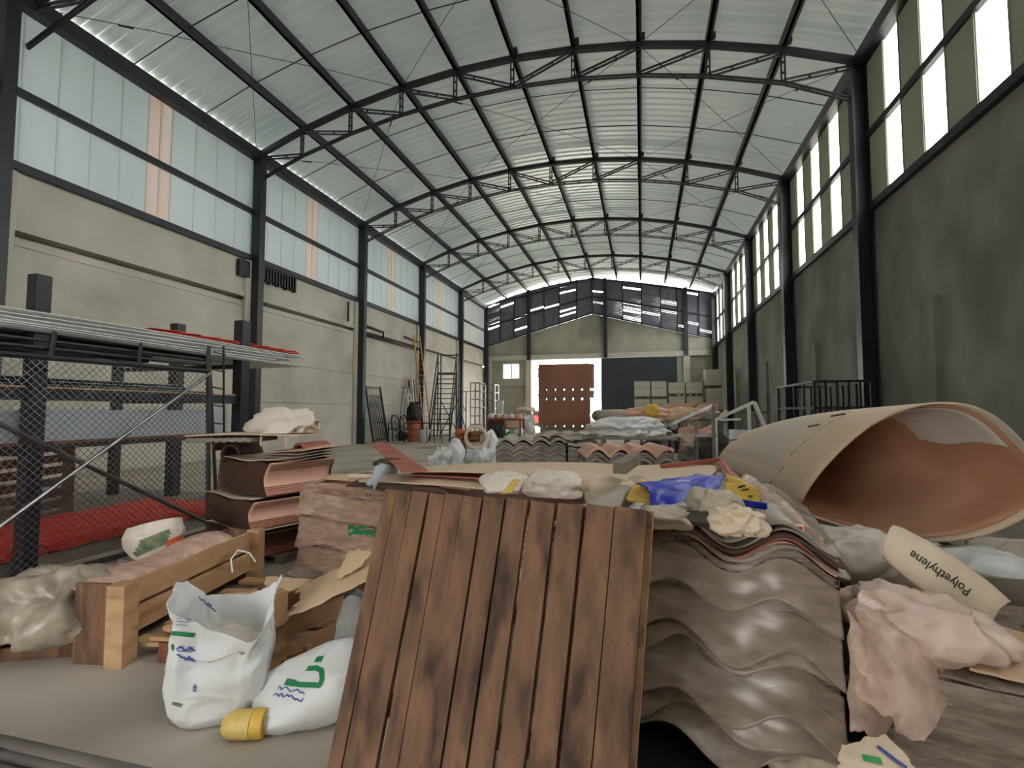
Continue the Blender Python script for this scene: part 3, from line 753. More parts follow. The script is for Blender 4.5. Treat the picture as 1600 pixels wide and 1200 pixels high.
def ink(bv, pts, w, name, material, parent, step=3.0):
    """a printed stroke through picture points, laid on the surface they fall on; w in metres"""
    P = []
    for (x0, y0), (x1, y1) in zip(pts, pts[1:]):
        k = max(1, int(math.hypot(x1 - x0, y1 - y0) / step))
        for i in range(k + (1 if (x1, y1) == pts[-1] else 0)):
            h = hit(bv, x0 + (x1 - x0) * i / k, y0 + (y1 - y0) * i / k)
            if h: P.append(h)
    mb = MB()
    for (a, na), (b, nb) in zip(P, P[1:]):
        d = b - a
        if d.length < 1e-5 or d.length > .08: continue
        d.normalize(); sa = na.cross(d).normalized() * w / 2; sb = nb.cross(d).normalized() * w / 2; e_ = d * w * .2
        mb.add([a - sa - e_, b - sb + e_, b + sb + e_, a + sa - e_], [(0, 1, 2, 3)])
    return mb.build(name, material, parent) if mb.v else None
def lettering(bv, text, x0, y0, dx, dy, size, name, material, parent, up=None):
    """words whose reading direction runs (dx, dy) in the picture from (x0, y0), laid on a surface"""
    cu = bpy.data.curves.new('lettering', 'FONT'); cu.body = text; cu.size = 1.0; cu.offset = .012
    tmp = bpy.data.objects.new('lettering', cu); COL.objects.link(tmp)
    dg = bpy.context.evaluated_depsgraph_get(); me = bpy.data.meshes.new_from_object(tmp.evaluated_get(dg))
    bpy.data.objects.remove(tmp); L_ = math.hypot(dx, dy); c, s = dx / L_, dy / L_
    wd = max(v.co.x for v in me.vertices); k = L_ / wd; ks = size
    ux, uy = up if up else (s, -c)
    mb = MB(); ok = {}
    for v in me.vertices:
        px = x0 + c * v.co.x * k + ux * v.co.y * ks; py = y0 + s * v.co.x * k + uy * v.co.y * ks
        h = hit(bv, px, py)
        if h: ok[v.index] = len(mb.v); mb.v.append(h[0])
    for p in me.polygons:
        if all(i in ok for i in p.vertices): mb.f.append([ok[i] for i in p.vertices])
    return mb.build(name, material, parent) if mb.f else None

bv = bvh_of(bpb)
for k in range(4): ink(bv, [(212 + k * 3, 866 - k * 6), (258 + k * 2, 846 - k * 5)], .045, 'green_print', 'green_print', bp)
for k in range(3): ink(bv, [(262, 862 - k * 7), (284, 852 - k * 7)], .04, 'orange_print', 'orange_print', bp)
bag = [o for o in sk.children if o.name.startswith('bag')][0]
bv = bvh_of(bag)
ink(bv, [(270, 989), (303, 992)], .018, 'green_band', 'green_ink', sk)
ink(bv, [(270, 1007), (272, 1015)], .014, 'green_spot', 'green_ink', sk)
ink(bv, [(271, 1098), (284, 1102)], .014, 'green_band', 'green_print', sk)
for k in range(3):
    y = 965 + k * 5; ink(bv, [(276, y), (300 - k * 3, y + 2)], .0025, 'small_print', 'blue_ink', sk)
def script(x0, y0, x1, y1, s, w=.0035):
    r_ = random.Random(s); n = 15; P = []
    for i in range(n + 1):
        P.append((x0 + (x1 - x0) * i / n, y0 + (y1 - y0) * i / n + r_.choice((-3.2, 0, 0, 2.2, 3))))
    return P
ink(bv, script(277, 1012, 305, 1014, 1), .005, 'script_line', 'blue_ink', sk)
ink(bv, script(277, 1026, 305, 1030, 2), .006, 'script_line', 'blue_ink', sk)
ink(bv, [(277, 1017), (300, 1018)], .003, 'script_line', 'blue_ink', sk)
ink(bv, script(311, 932, 338, 955, 3), .004, 'script_line', 'blue_ink', sk)
ink(bv, [(303, 1072), (307, 1072), (307, 1079), (303, 1079), (303, 1072)], .004, 'small_mark', 'blue_ink', sk)
ink(bv, [(305, 1068), (305, 1080)], .003, 'small_mark', 'blue_ink', sk)
tie = MB(); tie.tube([(-1.95, 2.03, .56), (-1.97, 2.04, .62), (-1.95, 2.06, .66), (-1.90, 2.08, .645), (-1.87, 2.09, .60)], .004, 6); tie.build('tie_string', 'white_bag', sk)

# lying sack
def pillow(u, v):
    th = 2 * PI * u; ph = PI * (v - .5) * .998
    sg = lambda a, e: math.copysign(abs(a) ** e, a)
    dx, dy, dz = sg(math.cos(ph), .7) * sg(math.cos(th), .55), sg(math.cos(ph), .7) * sg(math.sin(th), .55), sg(math.sin(ph), .9)
    k = 1 + .12 * crease(Vector((dx, dy, dz)) * 1.3 + Vector((4, 2, 7)), 3)
    p = Vector((dx * .24 * k, dy * .16 * k, dz * .10 * k * (1.1 + .65 * dx)))
    p = Matrix.Rotation(.45, 3, 'Z') @ (Matrix.Rotation(-.22, 3, 'Y') @ (Matrix.Rotation(.45, 3, 'X') @ p))
    p.z = max(p.z, -.125)
    return Vector((-1.43, 1.96, .125)) + p
s2 = thing('woven_sack', (-1.42, 2.02, 0), 'white sack lying slumped with a large green emblem', 'sack')
mb = MB(); mb.surf(pillow, 72, 36, wrap=True); b2 = mb.build('bag', 'white_bag', s2, smooth=True)
bv = bvh_of(b2)
ink(bv, [(448, 1066), (470, 1070), (500, 1071), (504, 1060), (502, 1048), (494, 1044), (482, 1045)], .02, 'emblem', 'green_ink', s2)
ink(bv, [(448, 1066), (460, 1068)], .026, 'emblem', 'green_ink', s2)
ink(bv, [(495, 1031), (503, 1030)], .026, 'emblem_dot', 'green_ink', s2)
ink(bv, script(428, 1084, 474, 1094, 5), .005, 'script_line', 'blue_ink', s2)
ink(bv, script(435, 1075, 476, 1082, 6), .004, 'script_line', 'blue_ink', s2)
ink(bv, [(409, 1079), (413, 1075)], .004, 'small_mark', 'blue_ink', s2)

# yellow plastic bottle cut-off on the floor
R_ = Matrix.Rotation(.35, 3, 'Z') @ Matrix.Rotation(PI / 2, 3, 'Y')
bt = thing('yellow_bottle', (-1.61, 1.76, 0), 'yellow plastic bottle lying on its side between the two white sacks', 'bottle')
prof = [(.0, -.085), (.03, -.08), (.048, -.062), (.055, -.03), (.055, .035), (.0555, .036)]
MB().lathe([(.001, -.088)] + prof[1:], (-1.61, 1.76, .056), 24, R_).build('body', 'yellow_can', bt, smooth=True)
MB().lathe([(.05, .036), (.0565, .04), (.0565, .085), (.053, .088), (.001, .08)], (-1.61, 1.76, .056), 24, R_).build('collar', 'yellow', bt, smooth=False)

# grey fleece roll between the sacks and the leaning pallet
FB = atZ(536, 1085, 0.02)
def fleece(u, v):
    a = 2 * PI * u; p = Vector((FB.x, FB.y, .02)) + Vector((.04, .07, .44)) * v
    r = .085 * (1 + .12 * ridge(Vector((math.cos(a), math.sin(a), v * 4)), 3)) * (.9 + .1 * math.sin(v * PI))
    return p + Vector((math.cos(a) * r, math.sin(a) * r * .8, .02 * math.sin(3 * a) * v))
MB().sheet(fleece, 48, 40, .006).build('fleece_roll', 'cloth_grey', smooth=True, label='grey fuzzy fleece hanging at the left edge of the leaning pallet', cat='cloth')
blob((-1.25, 2.12, .0), (.28, .3, .3), 41, .25, 2.2, n=40).build('grey_bag', 'cloth_beige', smooth=True, label='small grey bag behind the slumped sack, under the fleece', cat='bag')

# round pipes across the bottom left corner
for k, (a, b, r, lab) in enumerate(((tuple(atZ(-300, 1095, .036)), tuple(atZ(420, 1262, .036)), .034, 'dark round pipe on the floor, farthest of the row at the bottom left corner'),
                                    (tuple(atZ(-300, 1112, .03)), tuple(atZ(420, 1284, .03)), .026, 'dark round pipe on the floor, middle of the row at the bottom left corner'),
                                    (tuple(atZ(-300, 1134, .03)), tuple(atZ(420, 1312, .03)), .026, 'dark round pipe on the floor, closest of the row at the bottom left corner'))):
    t = thing('steel_pipe', (Vector(a).lerp(Vector(b), .5).x, Vector(a).lerp(Vector(b), .5).y, 0), lab, 'pipe', 'round pipes at the bottom left corner')
    MB().tube([a, b], r, 14).build('tube', 'pipe', t, smooth=True)
    j = Vector(a).lerp(Vector(b), .36 + .12 * k); dd = (Vector(b) - Vector(a)).normalized()
    MB().tube([j - dd * .03, j + dd * .03], r + .003, 14).build('coupling', 'steel_black', t)
    MB().tube([j + dd * .034, j + dd * .042], r + .003, 14).build('paint_ring', 'galv', t, label='pale worn ring')

# ------------------------------------------------------------------ leaning pallet, the nearest thing
TL = Vector((-.9855, 1.7907, 1.04)); TR = Vector((.0147, 1.6406, 1.04))
ex = (TR - TL); W_ = ex.length; ex.normalize()
dn = Vector((-.0875, -.2312, -.9690)).normalized()
nn = ex.cross(dn).normalized()
if nn.y > 0: nn = -nn                                # towards the camera
lp = thing('leaning_pallet', (-.6, 1.6, 0), 'large brown wooden pallet leaning upright in the middle foreground', 'pallet')
Lh = 1.07
ws = [.070, .082, .088, .080, .092, .095, .100, .098, .108, .106, .112, .085 + .04]
tot = sum(ws); gaps = [.003, .002, .012, .003, .003, .009, .009, .013, .013, .014, .004]
k_ = (W_ - sum(gaps)) / tot; x = 0
for i, w_ in enumerate(ws):
    w = w_ * k_; a = TL + ex * (x + w / 2); rr = random.Random(i)
    tilt = (rr.random() - .5) * .006 + (.004 if i == 2 else 0)
    b = TL + dn * (Lh - rr.random() * .01) + ex * (x + w / 2 - tilt)
    a2 = a + nn * (rr.random() * .005) + dn * rr.random() * .006
    o = MB().beam(a2, b + nn * (rr.random() * .004), w, .02, up=nn).build('slat', 'wood_dark', lp)
    # nails along the three stringers
    mb = MB()
    for s in (.012, .36, .70, .955):
        for q in (-.25, .25):
            c = a2 + dn * (Lh * s + rr.random() * .012) + ex * (w * q - tilt * s) + nn * .0105
            mb.add([c + ex * .0028, c + dn * .0028, c - ex * .0028, c - dn * .0028], [(0, 1, 2, 3)])
    mb.build('nail_heads', 'black', o)
    x += w + (gaps[i] if i < len(gaps) else 0)
for s in (.03, .36, .70, .95):
    a = TL + dn * Lh * s - nn * .06; MB().beam(a, a + ex * W_, .085, .045, up=dn).build('stringer', 'wood_dark', lp)
for k in range(5):
    a = TL + ex * (W_ * (.04 + .23 * k)) - nn * .115; MB().beam(a, a + dn * Lh, .09, .02, up=nn).build('back_slat', 'wood_pale', lp)

# ------------------------------------------------------------------ ribbed tile bundles, left of centre
def tb(cx, cy, z0, L, D, Hh, rz, nm, lab, seed):
    t = thing('tile_bundle', (cx, cy, z0), lab, 'tile stack', 'red-brown tile bundles stacked left of the pallet')
    e = Vector((math.cos(rz), math.sin(rz), 0)); f = Vector((-e.y, e.x, 0)); c = Vector((cx, cy, z0)); n = 14
    for k in range(n):
        t0 = k / n; sh = -.075 * math.sin(PI * (t0 + .5 / n)) + .03 * t0; z = Hh * t0; h = Hh / n
        r_ = random.Random(seed * 100 + k); j = (r_.random() - .5) * .008
        def fn(u, v, sh=sh, z=z, j=j, t0=t0):
            return c + e * (L * (u - .5) + sh + j) + f * (D * (v - .5) + .035 * math.sin(PI * t0) - .0) + Vector((0, 0, z + .012 * math.sin(u * 3 * PI + .5) + .012))
        MB().sheet(fn, 18, 3, h * .86).build('sheet', 'tile_dark' if k < n else 'tile_red', t)
    # paler sawn end face of the bundle
    def en(u, v):
        sh = -.075 * math.sin(PI * v) + .03 * v
        return c + e * (L / 2 + sh + .006) + f * (D * (u - .5)) + Vector((0, 0, .012 + Hh * v * .98))
    MB().sheet(en, 16, 24, .01).build('end_face', 'tile_pink' if seed > 1 else 'tile_dark', t, smooth=True, label='smooth salmon end face')
    for k in range(5):
        v = .03 + k * .055
        sh = -.075 * math.sin(PI * v) + .03 * v
        a = c + e * (L / 2 + sh + .014) + f * (-D / 2) + Vector((0, 0, .012 + Hh * v)); MB().beam(a, a + f * D, .012, .007).build('edge_sheet', 'tile_red', t)
    def pap(u, v): return c + e * ((L + .02) * (u - .5)) + f * (D * (v - .5) * 1.03) + Vector((0, 0, Hh + .024 + .010 * math.sin(u * 2.5 * PI)))
    MB().sheet(pap, 20, 4, .006).build('paper_layer', 'paper_cream', t)
rzb = -.36
tb(-3.52, 4.02, .08, .86, .62, .20, rzb, '', 'dark ribbed tile bundle at the bottom of the stack', 1)
tb(-3.55, 4.02, .315, .86, .62, .24, rzb, '', 'ribbed tile bundle with salmon end, second from the floor', 2)
tb(-3.43, 4.06, .60, .82, .66, .29, rzb + .05, '', 'ribbed tile bundle with salmon end, third from the floor', 3)
t = thing('wooden_pallet', (-3.5, 4.0, 0), 'dark low pallet under the ribbed tile bundles', 'pallet')
MB().box(-3.95, -3.05, 3.75, 4.3, .055, .078).build('deck', 'wood_grey', t)
for x in (-3.9, -3.5, -3.12): MB().box(x - .04, x + .04, 3.75, 4.3, 0, .055).build('runner', 'wood_grey', t)
# loose cardboards and a short tile on the third bundle, board and bag on top
for k, nm in enumerate(('lowest', 'second', 'third', 'top')):
    z = .935 + .022 * k
    def fc(u, v, z=z, k=k):
        a = Vector((-3.42 + .02 * k, 3.86 + .01 * k, z)); return a + Vector((.42, -.1, 0)) * u + Vector((.12, .42, 0)) * v + Vector((0, 0, .02 * u * k * .4 - .03 * (1 - v)))
    MB().sheet(fc, 6, 6, .005).build('cardboard_piece', 'card' if k == 3 else 'fibre', label='thin folded board, %s of four beneath the tile-stack lid' % nm, cat='cardboard', group='thin boards on the tile bundles')
def hook(u, v):
    a = PI * 1.25 * u; return Vector((-3.72 + .1 * math.cos(a), 3.80 + .3 * v, .97 + .09 * math.sin(a) - .03))
MB().sheet(hook, 20, 6, .02).build('ridge_tile', 'tile_dark', smooth=True, label='short dark curved ridge tile on the third tile bundle', cat='tile')
MB().sheet(lambda u, v: Vector((-3.98 + .1 * math.cos(PI * u), 3.95 + .3 * v, .94 + .09 * math.sin(PI * u) + .02)), 20, 6, .02).build('ridge_tile', 'tile_dark', smooth=True, label='dark curved ridge tile at the left end of the third bundle', cat='tile')
MB().sheet(lambda u, v: Vector((-3.13 + .07 * math.cos(PI * 1.2 * u + .2), 4.0 + .4 * v, .95 + .09 * math.sin(PI * 1.2 * u + .2))), 20, 6, .02).build('ridge_tile', 'tile_red', smooth=True, label='red curved ridge tile at the right end under the lid board', cat='tile')
t = thing('lid_board', (-3.6, 3.95, 1.08), 'long tan board with scalloped underside on top of the tile bundles', 'board')
def lid(u, v): return Vector((-4.06, 3.62, 1.12)) + Vector((1.0, .12, .02)) * u * 1.12 + Vector((-.1, .46, 0)) * v + Vector((0, 0, .012 * math.sin(u * 4)))
MB().sheet(lid, 20, 4, .014).build('board', 'board_tan', t)
def lid2(u, v): return Vector((-4.02, 3.60, 1.095)) + Vector((.66, .05, .01)) * u + Vector((-.05, .4, 0)) * v + Vector((0, 0, .012 * abs(math.sin(u * 26)) - .018))
MB().sheet(lid2, 60, 3, .03).build('scalloped_sheet', 'fibre_grey', t)
for x in (-3.30, -3.04): MB().box(x, x + .012, 3.70, 3.715, 1.04, 1.12).build('tab', 'paper_cream', t)
blob((-3.22, 3.92, 1.15), (.55, .34, .25), 5, .6, 2.3, n=72, box=.85, R=.2).build('white_bag', 'white_bag2', smooth=True, label='crumpled white bag on the board over the tile bundles', cat='bag')

# ------------------------------------------------------------------ film-wrapped stack behind the leaning pallet
e = Vector((.972, -.237, 0)); f = Vector((.237, .972, 0)); P0 = Vector((-2.72, 3.55, 0))
ws_ = thing('wrapped_stack', P0 + e * 1.1 + f * .5, 'wide film-wrapped stack of red-brown sheets behind the leaning pallet', 'sheet stack')
LW, LD = 2.35, 1.0
for k in range(26):
    z = .12 + k * .0245; r_ = random.Random(k); j = r_.random() * .04; red = 'tile_red' if k in (5, 6, 12, 18, 19, 22, 23, 24) else 'tile_pink'
    def fs(u, v, z=z, j=j, k=k): return P0 + e * (LW * u + j + .02) + f * (LD * v + .03 - j * .5) + Vector((0, 0, z + .008 * math.sin(u * 7 + k * .9)))
    MB().sheet(fs, 24, 2, .012).build('sheet', red, ws_)
def wrapf(u, v):
    z = .06 + .70 * v; k = noise.noise(Vector((u * 2, z * 12, 2.2))) * .025 + .03 * crease(Vector((u * 1.6, z * 2.6, 7)), 3)
    s = u * (LW + LD)
    if s < LD: p = P0 + f * (LD - s) + e * (-.02 - k)
    else: p = P0 + e * (s - LD) - f * (.012 + k)
    return p + Vector((0, 0, z))
MB().sheet(wrapf, 150, 50, .002).build('film_wrap', 'film_warm', ws_, smooth=True)
for kk, (zt_, hh_) in enumerate(((.70, .17), (.50, .20), (.28, .20))):
    def swag2(u, v, zt_=zt_, hh_=hh_, kk=kk):
        z = zt_ - hh_ * v * (1 + .5 * noise.noise(Vector((u * 4, kk * 2.2, 3)))) - .03 * u
        o_ = .035 + .04 * v ** 2 + .022 * crease(Vector((u * 3 + z * 2, z * 5, kk * 3.3)), 3)
        s = u * 1.5
        p = P0 + f * (.25 - s) - e * o_ if s < .25 else P0 + e * (s - .25) - f * o_
        return p + Vector((0, 0, z))
    MB().sheet(swag2, 100, 14, .002).build('film_layer', 'film_fold_warm', ws_, smooth=True)
for k in range(3):
    a = P0 + e * (.2 + k * .9); MB().box(a.x - .05, a.x + .05, a.y, a.y + .9, 0, .1).build('pallet_block', 'wood_grey', ws_)
o = [c for c in ws_.children if c.name.startswith('film_layer')][1]; bv = bvh_of(o)
for k in range(5): ink(bv, script(545, 812 + k * 5, 596, 816 + k * 5, 20 + k), .02, 'green_print', 'green_ink', ws_)
crumple((-2.75, 3.42, .05), (-1.9, 3.2, .02), (-1.95, 3.3, .12), (-2.75, 3.56, .14), .03, 8, .05, 2.5, 40, 20, .08).build('film_tail', 'film_grey', smooth=True, label='loose clear film hanging at the foot of the wrapped stack', cat='film')

# boards, bags and planks lying over the wrapped stack
def flat(p0, p1, p2, p3, m, lab, nm='board_sheet', cat='board', bend=.0, t=.01, bend2=0, group=None, seed=1, amp=.006):
    A_, B_, C_, D_ = map(Vector, (p0, p1, p2, p3))
    def fn(u, v): return (A_ * (1 - u) + B_ * u) * (1 - v) + (D_ * (1 - u) + C_ * u) * v + Vector((0, 0, bend * 4 * u * (1 - u) + bend2 * 4 * v * (1 - v) + amp * noise.noise(Vector((u * 3, v * 3, seed)))))
    return MB().sheet(fn, 24, 8, t).build(nm, m, label=lab, cat=cat, group=group)
def Q(px, py, z): return tuple(atZ(px, py, z))
flat(Q(500, 748, .76), Q(735, 765, .78), Q(720, 748, .80), Q(520, 742, .78), 'card', 'lower cream board sticking out over the wrapped stack', bend=.01)
flat(Q(540, 760, .79), Q(700, 770, .80), Q(670, 752, .83), Q(560, 750, .81), 'tile_dark', 'dark brown board under the cream boards on the wrapped stack', bend=.01)
flat(Q(560, 752, .82), Q(760, 764, .83), Q(735, 742, .86), Q(590, 742, .84), 'board_tan', 'middle tan board fanned out over the wrapped stack', bend=.008)
b1 = flat(Q(632, 737, .90), Q(985, 762, .86), Q(985, 728, .88), Q(655, 731, .90), 'board_tan', 'long tan board with a domed middle lying behind the leaning pallet', bend=.035, t=.012)
flat(Q(640, 742, .875), Q(985, 768, .84), Q(985, 742, .85), Q(655, 736, .875), 'red_brown', 'red-brown board directly beneath the long domed tan board', bend=.012, t=.012)
flat(Q(978, 760, .88), Q(1105, 748, .88), Q(1130, 729, .88), Q(985, 729, .88), 'board_tan', 'tan board right of the wood block, behind the blue bag', bend=.012, t=.012)
MB().beam(Q(1034, 729, .91), Q(1128, 718, .93), .03, .03).build('red_batten', 'red_brown', label='thin red-brown batten behind the tan board and blue bag', cat='batten')
flat(Q(1122, 722, .93), Q(1140, 762, .90), Q(1166, 758, .90), Q(1128, 717, .94), 'red_brown', 'small red-brown board corner between blue bag and rolled board', bend=.0, t=.012)
MB().beam(atY(968, 732, 2.75), atY(992, 716, 3.15), .07, .06).build('wood_block', 'wood_grey', label='short grey timber block on the domed tan board', cat='block')
MB().beam(Q(590, 692, 1.0), Q(648, 736, .92), .18, .012).build('red_plank', 'tile_red', label='reddish plank tilted up over the boards, left of the domed board', cat='plank')
crumple(Q(570, 762, .84), Q(600, 770, .72), Q(622, 735, .86), Q(595, 722, .93), .03, 12, .05, 4, 30, 30, .12).build('silver_bag', 'sheet_blue', smooth=True, label='crumpled silver-blue plastic draped over the boards at left', cat='bag')
blob(tuple(atZ(608, 730, .88)), (.22, .16, .08), 13, .4, 2.4).build('dark_bag', 'dark_rag', smooth=True, label='dark crumpled plastic behind the silver-blue plastic', cat='bag')
MB().tube([Q(545, 744, .83), Q(588, 744, .83)], .018, 12).build('cardboard_tube', 'paper_cream', label='short cream tube on the cream boards, left of the silver plastic', cat='tube')
blob(tuple(atZ(865, 775, .80)), (.36, .22, .18), 17, .4, 2.4, n=64, box=.85).build('white_bag', 'white_bag2', smooth=True, label='crumpled white bag behind the top edge of the leaning pallet', cat='bag')
blob(tuple(atZ(790, 768, .80)), (.34, .2, .14), 18, .4, 2.4, n=64, box=.85).build('white_bag', 'white_bag2', smooth=True, label='white bag with a yellow fold behind the leaning pallet top', cat='bag')
crumple(Q(782, 772, .87), Q(800, 770, .87), Q(812, 750, .90), Q(803, 748, .90), .01, 19, .01, 4, 12, 12, .05).build('yellow_strip', 'yellow', label='yellow plastic fold between the two white bags', cat='plastic')
blob(tuple(atZ(955, 790, .80)), (.3, .2, .17), 27, .35, 2.4, n=64).build('white_bag', 'paper_cream', smooth=True, label='cream bag just left of the blue and yellow bag', cat='bag')
# ------------------------------------------------------------------ right corrugated stack in film
RS = thing('corrugated_stack', (-.1, 2.7, 0), 'film-wrapped stack of wavy red-brown roofing sheets right of the leaning pallet', 'sheet stack')
sx = Vector((.985, -.17, 0)); sy = Vector((.17, .985, 0)); so = Vector((-.92, 2.36, 0)) + sx * .5; SW, SD, PIT_ = 1.12, 1.15, .38
def wave(u, a=.05, ph=.194): return a * math.cos(2 * PI * (u * SW - ph) / PIT_)
def slope(x, z): return z
NS = 38
for k in range(NS):
    r_ = random.Random(300 + k); z = .19 + k * .0185; j = (r_.random() - .5) * .018; jx = (r_.random() - .5) * .012 + (.0 if k < 26 else .01)
    a = .052 * (.6 + .4 * min(1, k / 14))
    def fs(u, v, z=z, j=j, jx=jx, a=a, k=k):
        p = so + sx * (SW * u + jx) + sy * (SD * v + j)
        sag = -.035 * max(0, u - .35) * 1.4 * (k / NS)
        return p + Vector((0, 0, z + wave(u, a) + sag + .004 * noise.noise(Vector((u * 4, v * 2, k)))))
    MB().sheet(fs, 84, 3, .0085).build('sheet', ('tile_red', 'tile_dark', 'fibre', 'tile_red', 'tile_pink')[k % 5], RS)
def front(u, v):
    """film over the front face"""
    z = .13 + .69 * v; uu = u
    base = wave(uu, .05) * (.45 + .55 * v)
    zz_ = z - base * .8; k = .024 * crease(Vector((u * 1.1 + zz_ * 1.2, zz_ * 3.2, 3.3)), 2) + .016 * noise.noise(Vector((u * 1.4, zz_ * 11, 9)))
    low = .12 * max(0, .3 - v) * (noise.noise(Vector((u * 7, 1, 1))) - .3)
    p = so + sx * (SW * u) - sy * (.018 + k + .03 * (1 - v))
    return p + Vector((0, 0, z + base + low - .035 * max(0, u - .35) * 1.4))
MB().sheet(front, 190, 110, .002).build('film_front', 'film', RS, smooth=True)
for kk, (zt_, hh_, u0_, u1_, sl_) in enumerate(((.80, .15, 0, 1, -.02), (.69, .17, .0, 1, -.05), (.57, .15, 0, 1.0, .03), (.46, .17, 0, 1, -.05), (.35, .16, 0, 1, -.02), (.24, .12, 0, 1, .0))):
    def swag(u, v, zt_=zt_, hh_=hh_, u0_=u0_, u1_=u1_, sl_=sl_, kk=kk):
        uu = u0_ + (u1_ - u0_) * u; n_ = noise.noise(Vector((uu * 3.5, kk * 3.1, 1)))
        z = zt_ + sl_ * uu - hh_ * v * (1 + .5 * n_) + wave(uu, .05) * (.95 - .35 * (1 - zt_)) - .035 * max(0, uu - .35) * 1.4
        out = .04 + .050 * v ** 2 * (1 + n_) + .020 * crease(Vector((uu * 2.0 + z * 2, z * 5 + uu, kk * 2.7)), 3) + .03 * (1 - zt_)
        return so + sx * (SW * uu * 1.012 - .004) - sy * out + Vector((0, 0, z))
    MB().sheet(swag, 120, 16, .002).build('film_layer', 'film_fold', RS, smooth=True)
def side(u, v):
    z = .17 + .66 * v; k = .006 * ridge(Vector((u * 2, z * 30, 1)), 3)
    p = so + sx * (SW + .012 + k) + sy * (SD * u)
    return p + Vector((0, 0, z + wave(1.0) - .03))
MB().sheet(side, 30, 60, .002).build('film_side', 'film', RS, smooth=True)
def topf(u, v):
    p = so + sx * (SW * (.277 + .745 * u)) + sy * (SD * (v * 1.02 - .02)); uu = .277 + .745 * u
    k = .028 * crease(Vector((u * 2.5, v * 1.6, 5)), 3)
    return p + Vector((0, 0, .19 + NS * .0185 + wave(uu, .046) + k - .035 * max(0, uu - .35) * 1.4))
MB().sheet(topf, 90, 60, .003).build('film_top', 'film_grey', RS, smooth=True)
# heavier wavy layers at the right upper corner, one coloured dark as gap shade
for k in range(3):
    def fl(u, v, k=k):
        uu = .48 + .54 * u; p = so + sx * (SW * uu + .012 * k) + sy * (SD * v * .9 - .03 - .012 * (k % 2))
        return p + Vector((0, 0, .20 + NS * .0185 - .040 * k + wave(uu, .046 - .003 * k) - .035 * max(0, uu - .35) * 1.4 + .006 * noise.noise(Vector((u * 5, v * 5, k)))))
    MB().sheet(fl, 60, 6, .010).build('bag_and_shade_layer', ('film_grey', 'tile_dark', 'film_grey', 'tile_dark')[k], RS, smooth=True)
for x in (.1, .5, .98):
    a = so + sx * x + sy * .1; MB().beam(a + Vector((0, 0, .06)), a + sy * .95 + Vector((0, 0, .06)), .1, .11).build('pallet_runner', 'wood_grey', RS)
a = so + sx * .02 + sy * .12 + Vector((0, 0, .128)); MB().beam(a, a + sx * 1.05, .12, .02).build('pallet_deck', 'wood_grey', RS)

MB().box(-.3, .95, 1.72, 3.3, 0.002, .03).build('shade_sheet', 'black', label='black sheet on the floor standing in for the shadow under the corrugated stack', cat='board')  # black slab added in place of the deep shade beneath the stack
# things on the stack
def Z(px, py, z): return Vector(atZ(px, py, z))
def bumpy(px, py, z, size, s, m, lab, nm='plastic_bag', cat='bag', amp=.4, R=0, n=64, freq=2.4, box=.8, tilt=None):
    return blob(tuple(Z(px, py, z)), size, s, amp, freq, n=n, box=box, R=R, tilt=tilt).build(nm, m, smooth=True, label=lab, cat=cat)
bl = thing('blue_bag', Z(1060, 790, .93), 'crumpled bright blue plastic bag with a yellow end on the corrugated stack', 'bag')
crumple(Z(1020, 797, .93), Z(1128, 790, .93), Z(1128, 738, .99), Z(1000, 757, .98), .10, 33, .05, 5, 60, 50, .1, .004).build('bag', 'blue', bl, smooth=True)
crumple(Z(975, 782, .92), Z(1022, 790, .93), Z(1032, 758, .98), Z(998, 748, .97), .05, 36, .02, 5, 30, 30, .1, .004).build('yellow_end', 'yellow', bl, smooth=True)
o = bl.children[0]; bv = bvh_of(o)
ink(bv, [(1058, 752), (1077, 752)], .004, 'small_print', 'white_frame', bl)
bv = bvh_of(bl.children[1])
ink(bv, [(1008 + 6 * math.cos(t * .8), 765 + 5 * math.sin(t * .8)) for t in range(9)], .006, 'ring_mark', 'black_ink', bl)
y_ = thing('yellow_bag', Z(1165, 780, .93), 'flattened yellow bag with dark print beside the blue bag', 'bag')
yb = crumple(Z(1132, 778, .93), Z(1190, 790, .92), Z(1185, 768, .97), Z(1135, 742, 1.0), .03, 37, .02, 5, 40, 30, .12, .004).build('bag', 'yellow', y_, smooth=True)
bv = bvh_of(yb)
ink(bv, [(1155, 762), (1164, 760)], .02, 'print_block', 'black_ink', y_); ink(bv, [(1160, 767), (1170, 765)], .012, 'print_block', 'black_ink', y_); ink(bv, [(1170, 776), (1176, 776)], .012, 'print_block', 'green_ink', y_)
crumple(Z(1142, 788, .95), Z(1198, 800, .93), Z(1200, 790, .96), Z(1142, 779, .97), .01, 38, .012, 5, 30, 10, .1, .004).build('blue_strip', 'blue', smooth=True, label='thin blue plastic strip below the yellow bag', cat='plastic')
bumpy(1118, 812, .90, (.2, .14, .13), 43, 'cloth_beige', 'grey-green crumpled plastic below the blue bag', R=.2, amp=.5)
bumpy(1150, 832, .88, (.17, .16, .10), 44, 'paper_cream', 'cream crumpled paper on the wavy top of the stack', nm='crumpled_paper', cat='paper', amp=.55, n=72, freq=3)
bumpy(1040, 822, .885, (.19, .16, .08), 45, 'cloth_beige', 'grey gathered plastic beside the top right corner of the leaning pallet', nm='gathered_film', cat='plastic', amp=.45)
bumpy(1092, 818, .90, (.22, .13, .05), 46, 'dark_rag', 'dark maroon rag under the blue bag', nm='dark_cloth', cat='cloth', amp=.3)
crumple(Z(1130, 770, .9), Z(1290, 850, .86), Z(1250, 800, .93), Z(1165, 738, 1.0), .03, 47, .035, 3, 50, 40, .06, .003).build('loose_film', 'film_pink', smooth=True, label='creased clear film over the back of the corrugated stack', cat='film')
